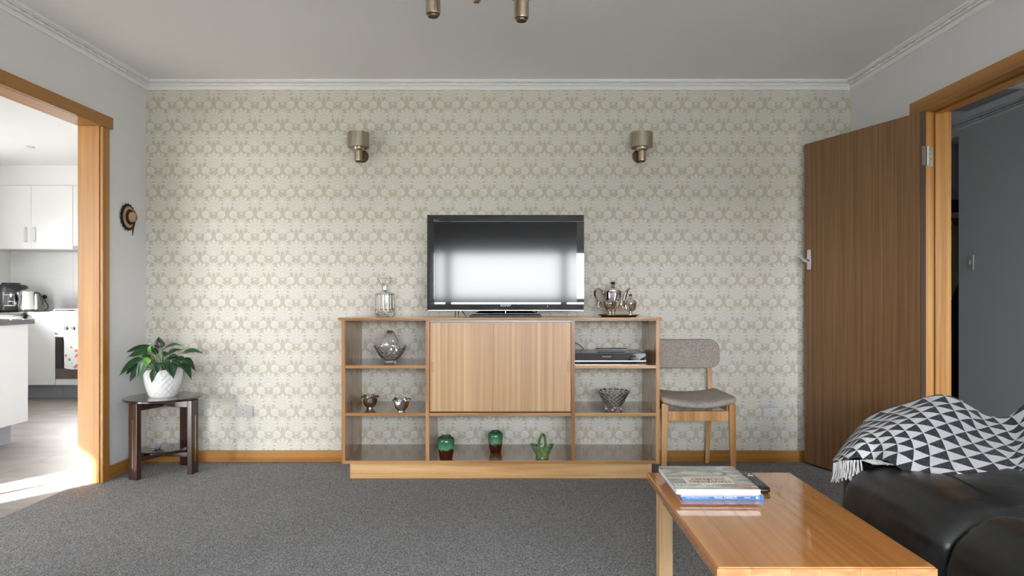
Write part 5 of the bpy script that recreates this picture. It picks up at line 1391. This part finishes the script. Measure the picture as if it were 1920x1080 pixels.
spn = build('spine', bx(0.536, 0.798, 2.2212, 2.2226, 0.4203, 0.4367), pmat('blue_spine', lin(72, 128, 190), 0.35), bb)
wh = pmat('white_spine_print', (0.85, 0.86, 0.87), 0.4)
def spine(txt, size, x, **k): return build('spine_lettering', text_bm(txt, size, Matrix.Translation((x, 2.2209, 0.4287)) @ FACE_CAM, extrude=0.0001, **k), wh, spn)
spine('From Fishponds to Warships', 0.0062, 0.586, sx=0.98); spine('PEARL HARBOR', 0.0105, 0.676, sx=0.98); spine('SEIDEN', 0.0062, 0.745)
bm = nb(); lathe(bm, [(0, 0), (0.0040, 0), (0.0040, 0.0002), (0, 0.0002)], seg=18, M=Matrix.Translation((0.7765, 2.2211, 0.4285)) @ Matrix.Rotation(PI/2, 4, 'X')); build('spine_emblem', bm, wh, spn)
build('spine_rule', bx(0.7830, 0.7837, 2.2208, 2.2212, 0.4222, 0.4352), wh, spn)

rc = thing('remote_control', 'long black remote with coloured buttons beside the book stack', 'remote', (0.827, 2.405, 0.4203), rotz=math.radians(-1.5))
bm = nb()
def rcf(u, v):
    a = 2*PI*u; y = -0.115+0.23*v; e_ = min(1.0, math.sqrt(max(0, 1-((abs(y)-0.095)/0.02)**2)) if abs(y) > 0.095 else 1.0)
    c_, s_ = math.cos(a), math.sin(a); p = 0.45
    return Vector((0.025*math.copysign(abs(c_)**p, c_)*(0.55+0.45*e_), y, 0.0105+0.010*math.copysign(abs(s_)**(p if s_ > 0 else 0.9), s_)*(0.4+0.6*e_)))
g = gridm(bm, 32, 30, rcf, closeu=True); bm.faces.new(g[0]); bm.faces.new(g[-1]); body = build('body', bm, M['black'], rc, ang=60)
def btn(x0, x1, y0, y1, name, mat): build(name, bx(x0, x1, y0, y1, 0.0200, 0.0222, bev=0.0007, seg=1), mat, body)
for k, cc in enumerate(((200, 70, 70), (60, 150, 110), (220, 200, 90), (90, 120, 190))): btn(-0.020+0.0105*k, -0.0125+0.0105*k, 0.058, 0.063, 'coloured_button', pmat('button_colour_%d' % k, lin(*cc), 0.4))
btn(-0.004, 0.004, 0.080, 0.085, 'power_button', pmat('button_green', lin(60, 160, 110), 0.4)); btn(-0.008, 0.012, 0.036, 0.041, 'pale_button', M['plate'])
gb = pmat('grey_button', (0.09, 0.09, 0.10), 0.35)
for j in range(8):
    for i in range(4): btn(-0.020+0.0108*i, -0.0125+0.0108*i, 0.020-0.0135*j, 0.027-0.0135*j, 'button', gb)

# ------------------------------------------------------------------ sofa
def leather():
    m, nt, b = newmat('black_leather'); L = nt.links.new
    tc = nt.nodes.new('ShaderNodeTexCoord')
    mp = nt.nodes.new('ShaderNodeMapping'); mp.inputs['Scale'].default_value = (7, 16, 10); mp.inputs['Rotation'].default_value = (0, 0, 0.5); L(tc.outputs['Object'], mp.inputs[0])
    n = nt.nodes.new('ShaderNodeTexNoise'); n.inputs['Scale'].default_value = 1; n.inputs['Detail'].default_value = 4; n.inputs['Distortion'].default_value = 0.8; L(mp.outputs[0], n.inputs['Vector'])
    v = nt.nodes.new('ShaderNodeTexVoronoi'); v.inputs['Scale'].default_value = 420; L(tc.outputs['Object'], v.inputs['Vector'])
    ad = nt.nodes.new('ShaderNodeMath'); ad.operation = 'MULTIPLY_ADD'; ad.inputs[1].default_value = 0.03; L(v.outputs['Distance'], ad.inputs[0]); L(n.outputs[0], ad.inputs[2])
    bp = nt.nodes.new('ShaderNodeBump'); bp.inputs['Strength'].default_value = 0.25; bp.inputs['Distance'].default_value = 0.006; L(ad.outputs[0], bp.inputs['Height']); L(bp.outputs[0], b.inputs['Normal'])
    b.inputs['Base Color'].default_value = (0.012, 0.012, 0.013, 1)
    mr = nt.nodes.new('ShaderNodeMapRange'); mr.inputs['To Min'].default_value = 0.27; mr.inputs['To Max'].default_value = 0.33; L(n.outputs[0], mr.inputs['Value']); L(mr.outputs[0], b.inputs['Roughness'])
    b.inputs['Specular IOR Level'].default_value = 0.5
    return m
M['leather'] = leather()
sf = thing('sofa', 'black leather sofa with puffy rolled seats at the right edge', 'sofa', (1.66, 1.85, 0))
def cush(y0, y1, zt, seed=0.0, r_e=0.055):
    """puffy seat: rounded cross-section swept along y, closed with soft ends"""
    x0, x1, z0, r = 1.205, 1.90, 0.10, 0.165
    sec = []
    for (cx_, cz_, a0) in ((x0+r, zt-r, PI), (x1-r, zt-r, PI/2), (x1-r, z0+r*0.5, 0), (x0+r, z0+r, -PI/2)):
        rr = r if cz_ > 0.2 or cx_ < 1.5 else r*0.5
        for k in range(15):
            a = a0-k*PI/28
            sec.append((cx_+rr*math.cos(a), cz_+rr*math.sin(a), math.cos(a), math.sin(a)))
    # denser points along the flat top
    pts = []
    for i in range(len(sec)):
        p, q = sec[i], sec[(i+1) % len(sec)]
        d = math.hypot(q[0]-p[0], q[1]-p[1]); m = max(1, int(d/0.018))
        for k in range(m): f = k/m; pts.append(tuple(p[j]+(q[j]-p[j])*f for j in range(4)))
    ny = 56; bm = nb(); rings = []; h = (y1-y0)/2
    for j in range(ny):
        t = -1+2*j/(ny-1); t = math.copysign(1-(1-abs(t))**1.35, t); yy = (y0+y1)/2+h*t
        e_ = max(0.0, (abs(yy-(y0+y1)/2)-(h-r_e))/r_e); ins = r_e*(1-math.sqrt(max(0, 1-e_*e_)))
        near_end = max(0, (abs(t)-0.62)/0.38)
        ring = []
        for (px_, pz_, nx_, nz_) in pts:
            w = noise.noise(Vector((px_*7+seed, yy*3.2, pz_*7)))*0.007
            g_ = noise.noise(Vector((px_*5+seed+9, yy*2, pz_*5+px_*16)))
            fold_ = math.sin((px_*1.0-pz_*1.0)*70+6*g_)*0.0035*near_end*(1 if pz_ > 0.2 else 0)
            crown = 0.014*(1-t*t)*max(0, nz_)
            d = -ins+w+fold_+crown-0.008*near_end**2
            ring.append(bm.verts.new((px_+nx_*d, yy, pz_+nz_*d)))
        rings.append(ring)
    n = len(pts)
    for A, B in zip(rings, rings[1:]):
        for i in range(n): bm.faces.new((A[i], A[(i+1) % n], B[(i+1) % n], B[i]))
    bm.faces.new(rings[0]); bm.faces.new(rings[-1])
    return bm
c1 = build('seat_cushion', cush(1.985, 2.60, 0.455, 0.0), M['leather'], sf, ang=60)
c2_ = build('seat_cushion', cush(1.355, 1.980, 0.455, 5.0), M['leather'], sf, ang=180)
c3_ = build('seat_cushion', cush(0.735, 1.350, 0.455, 9.0), M['leather'], sf, ang=180)
dk = pmat('leather_seam', (0.006, 0.006, 0.006), 0.6)
for c_, a, b_ in ((c1, 2.05, 2.52), (c2_, 1.42, 1.91), (c3_, 0.80, 1.28)):
    # seam laid on the cushion surface
    dg = bpy.context.evaluated_depsgraph_get(); pts = []
    for k in range(40):
        y = a+(b_-a)*k/39; x = 1.46+0.004*math.sin(k*0.35)
        loc = Vector((x, y, 1.0))-sf.location
        hit, co, nrm, idx = c_.ray_cast(loc, Vector((0, 0, -1)))
        if hit: pts.append(co+sf.location+Vector((0, 0, 0.0004)))
    bm = nb(); tube(bm, pts, 0.0022, 6); build('seam', bm, dk, c_)
ARM_TOP = [(1.30, 0.40), (1.36, 0.48), (1.43, 0.545), (1.56, 0.580), (1.66, 0.595), (1.72, 0.560), (1.80, 0.52), (1.87, 0.49), (1.95, 0.49), (2.2, 0.49)]
def armfn(p, u):
    w = noise.noise(Vector((p.x*7, p.y*7, p.z*7)))*0.006
    p = p+u.normalized()*w if u.length > 0 else p
    for (xa, za), (xb, zb) in zip(ARM_TOP, ARM_TOP[1:]):
        if xa <= p.x <= xb: zt_ = za+(zb-za)*(p.x-xa)/(xb-xa); break
    else: zt_ = 0.38
    if p.z > 0.25: p.z = 0.25+(p.z-0.25)*(zt_-0.25)/(0.62-0.25)
    return p
bm = nb(); rbox(bm, 1.31, 2.12, 2.625, 2.85, 0.09, 0.62, 0.11, n=20, fn=armfn); build('arm', bm, M['leather'], sf, ang=180)
bm = nb(); rbox(bm, 1.31, 2.12, 0.48, 0.73, 0.09, 0.62, 0.11, n=16, fn=armfn); build('arm', bm, M['leather'], sf, ang=180)
for y0, y1 in ((1.985, 2.60), (1.355, 1.98), (0.735, 1.35)):
    bm = nb(); rbox(bm, 1.95, 2.14, y0, y1, 0.30, 0.80 if y0 < 1.9 else 0.66, 0.09, n=16, puff=0.0); build('back_cushion', bm, M['leather'], sf, ang=180)
build('base_frame', bx(1.28, 2.10, 0.52, 2.80, 0.05, 0.13, bev=0.01), M['black'], sf)
for x in (1.32, 2.04):
    for y in (0.6, 2.7):
        bm = nb(); lathe(bm, [(0, 0.0), (0.022, 0.0), (0.028, 0.05), (0, 0.05)], loc=(x, y, 0), seg=14); build('foot', bm, M['black'], sf)

# ------------------------------------------------------------------ woven throw over the sofa arm
def throwmat():
    m, nt, b = newmat('triangle_weave'); X.nt = nt; L = nt.links.new
    uv = nt.nodes.new('ShaderNodeUVMap'); uv.uv_map = 'weave'; sp = nt.nodes.new('ShaderNodeSeparateXYZ'); L(uv.outputs[0], sp.inputs[0])
    U, V = X(sp.outputs['X']), X(sp.outputs['Y'])
    row = V.floor(); tt = V.frac(); q = ((U+row*0.5).frac()-0.5).abs()
    tri = (((1-tt)*0.5-q)*60).sat()
    n = nt.nodes.new('ShaderNodeTexNoise'); n.inputs['Scale'].default_value = 420; n.inputs['Detail'].default_value = 2
    tc = nt.nodes.new('ShaderNodeTexCoord'); L(tc.outputs['Object'], n.inputs['Vector'])
    k = (X(n.outputs[0])-0.56)*9
    dark = mixrgb(nt, k.sat().v, lin(38, 38, 42), lin(120, 120, 124))
    k2 = (0.42-X(n.outputs[0]))*9
    lightc = mixrgb(nt, k2.sat().v, lin(208, 209, 214), lin(120, 120, 126))
    L(mixrgb(nt, tri.v, lightc, dark), b.inputs['Base Color'])
    b.inputs['Roughness'].default_value = 0.95; b.inputs['Specular IOR Level'].default_value = 0.1; b.inputs['Sheen Weight'].default_value = 0.1
    bp = nt.nodes.new('ShaderNodeBump'); bp.inputs['Strength'].default_value = 0.4; bp.inputs['Distance'].default_value = 0.002; L(n.outputs[0], bp.inputs['Height']); L(bp.outputs[0], b.inputs['Normal'])
    return m
# control net: each column runs from behind the arm, over its top, down to the seat
cols = [
 [(1590, 900, 2.95), (1578, 868, 2.88), (1567, 862, 2.80), (1564, 863, 2.72), (1563, 866, 2.66), (1562, 868, 2.62)],
 [(1620, 900, 2.96), (1608, 822, 2.89), (1600, 816, 2.80), (1592, 830, 2.70), (1586, 848, 2.62), (1582, 863, 2.58)],
 [(1655, 900, 2.97), (1645, 786, 2.89), (1638, 787, 2.79), (1628, 805, 2.68), (1618, 834, 2.60), (1612, 862, 2.565)],
 [(1705, 900, 2.97), (1695, 772, 2.89), (1688, 772, 2.78), (1672, 795, 2.66), (1655, 830, 2.57), (1642, 862, 2.535)],
 [(1775, 900, 2.97), (1765, 755, 2.88), (1752, 757, 2.77), (1728, 790, 2.64), (1705, 838, 2.52), (1676, 872, 2.46)],
 [(1830, 900, 2.97), (1812, 768, 2.88), (1806, 770, 2.77), (1785, 806, 2.62), (1755, 858, 2.46), (1722, 894, 2.385)],
 [(1870, 900, 2.97), (1848, 789, 2.87), (1846, 790, 2.77), (1830, 826, 2.60), (1806, 872, 2.42), (1790, 902, 2.335)],
 [(1900, 900, 2.95), (1885, 790, 2.86), (1882, 798, 2.76), (1872, 838, 2.60), (1862, 884, 2.41), (1858, 913, 2.29)],
 [(1930, 880, 2.94), (1918, 768, 2.84), (1910, 800, 2.74), (1904, 845, 2.60), (1900, 884, 2.45), (1897, 904, 2.34)],
 [(1975, 860, 2.92), (1960, 742, 2.80), (1955, 770, 2.72), (1950, 820, 2.60), (1945, 865, 2.48), (1940, 895, 2.40)],
]
NU, NV = 120, 84
net = [catmull([at(*p) for p in c_], NV) for c_ in cols]
th = link(bpy.data.objects.new('tmp', None)); bpy.data.objects.remove(th)
surf = []
for j in range(NV): surf.append(catmull([net[i][j] for i in range(len(cols))], NU))
def fold(i, j, p):
    u, v = i/(NU-1), j/(NV-1)
    a = 0.0
    a += 0.007*math.sin(34*u+3*v+2*math.sin(5*v))*math.exp(-((u-0.26)/0.09)**2)*min(1, v*1.5)
    a += 0.006*noise.noise(Vector((u*7, v*5, 1.3)))
    a += 0.008*math.sin(20*v+16*u)*math.exp(-((u-0.86)/0.10)**2)*v
    a += 0.007*math.sin(30*u+2)*max(0, v-0.70)/0.30
    return a
bm = nb(); uvl = bm.loops.layers.uv.new('weave'); gv = []
for j in range(NV):
    r_ = []
    for i in range(NU):
        p = surf[j][i]
        du = surf[j][min(i+1, NU-1)]-surf[j][max(i-1, 0)]; dv = surf[min(j+1, NV-1)][i]-surf[max(j-1, 0)][i]
        n_ = du.cross(dv)
        n_ = n_.normalized() if n_.length > 1e-9 else Vector((0, 0, 1))
        if n_.z < 0 and abs(n_.z) > 0.2 or n_.y > 0.3: n_ = -n_
        r_.append(bm.verts.new(p+n_*fold(i, j, p)))
    gv.append(r_)
# arc lengths give the weave its scale
US = [0.0]; 
for i in range(1, NU): US.append(US[-1]+(surf[NV//2][i]-surf[NV//2][i-1]).length)
VS = [0.0]; mid = int(NU*0.5)
for j in range(1, NV): VS.append(VS[-1]+(surf[j][mid]-surf[j-1][mid]).length)
UW, VW = 0.073, 0.062
for j in range(NV-1):
    for i in range(NU-1):
        f = bm.faces.new((gv[j][i], gv[j][i+1], gv[j+1][i+1], gv[j+1][i]))
        for lp_, (ii, jj) in zip(f.loops, ((i, j), (i+1, j), (i+1, j+1), (i, j+1))):
            lp_[uvl].uv = (US[ii]/UW+0.1*math.sin(4*VS[jj]/VW*0.2), (VS[-1]-VS[jj])/VW+20)
tw_ = thing('throw_blanket', 'grey and black triangle-pattern throw draped over the sofa arm', 'throw', (1.65, 2.65, 0.5))
o = build('cloth', bm, throwmat(), tw_, ang=180, recalc=False)
sm = o.modifiers.new('thickness', 'SOLIDIFY'); sm.thickness = 0.005; sm.offset = -1
bm = nb(); random.seed(11); fm = pmat('fringe_yarn', lin(206, 206, 206), 0.9)
hem = [gv_ for gv_ in surf[-1]]
for k in range(70):
    i = int(k/70*44); p = hem[i]+Vector((random.uniform(-0.003, 0.003), -0.004, 0))
    hang = i < 28
    L_ = random.uniform(0.055, 0.075)
    if hang: q = [p, p+Vector((random.uniform(-0.006, 0.004), -0.006, -L_*0.5)), p+Vector((random.uniform(-0.012, 0.008), -0.004, -L_))]
    else: q = [p, p+Vector((random.uniform(0, 0.02), -0.02, -0.004)), p+Vector((random.uniform(0.0, 0.05), -0.045, -0.006))]
    tube(bm, catmull(q, 6), 0.0016, 5)
build('fringe', bm, fm, tw_)['kind'] = 'stuff'
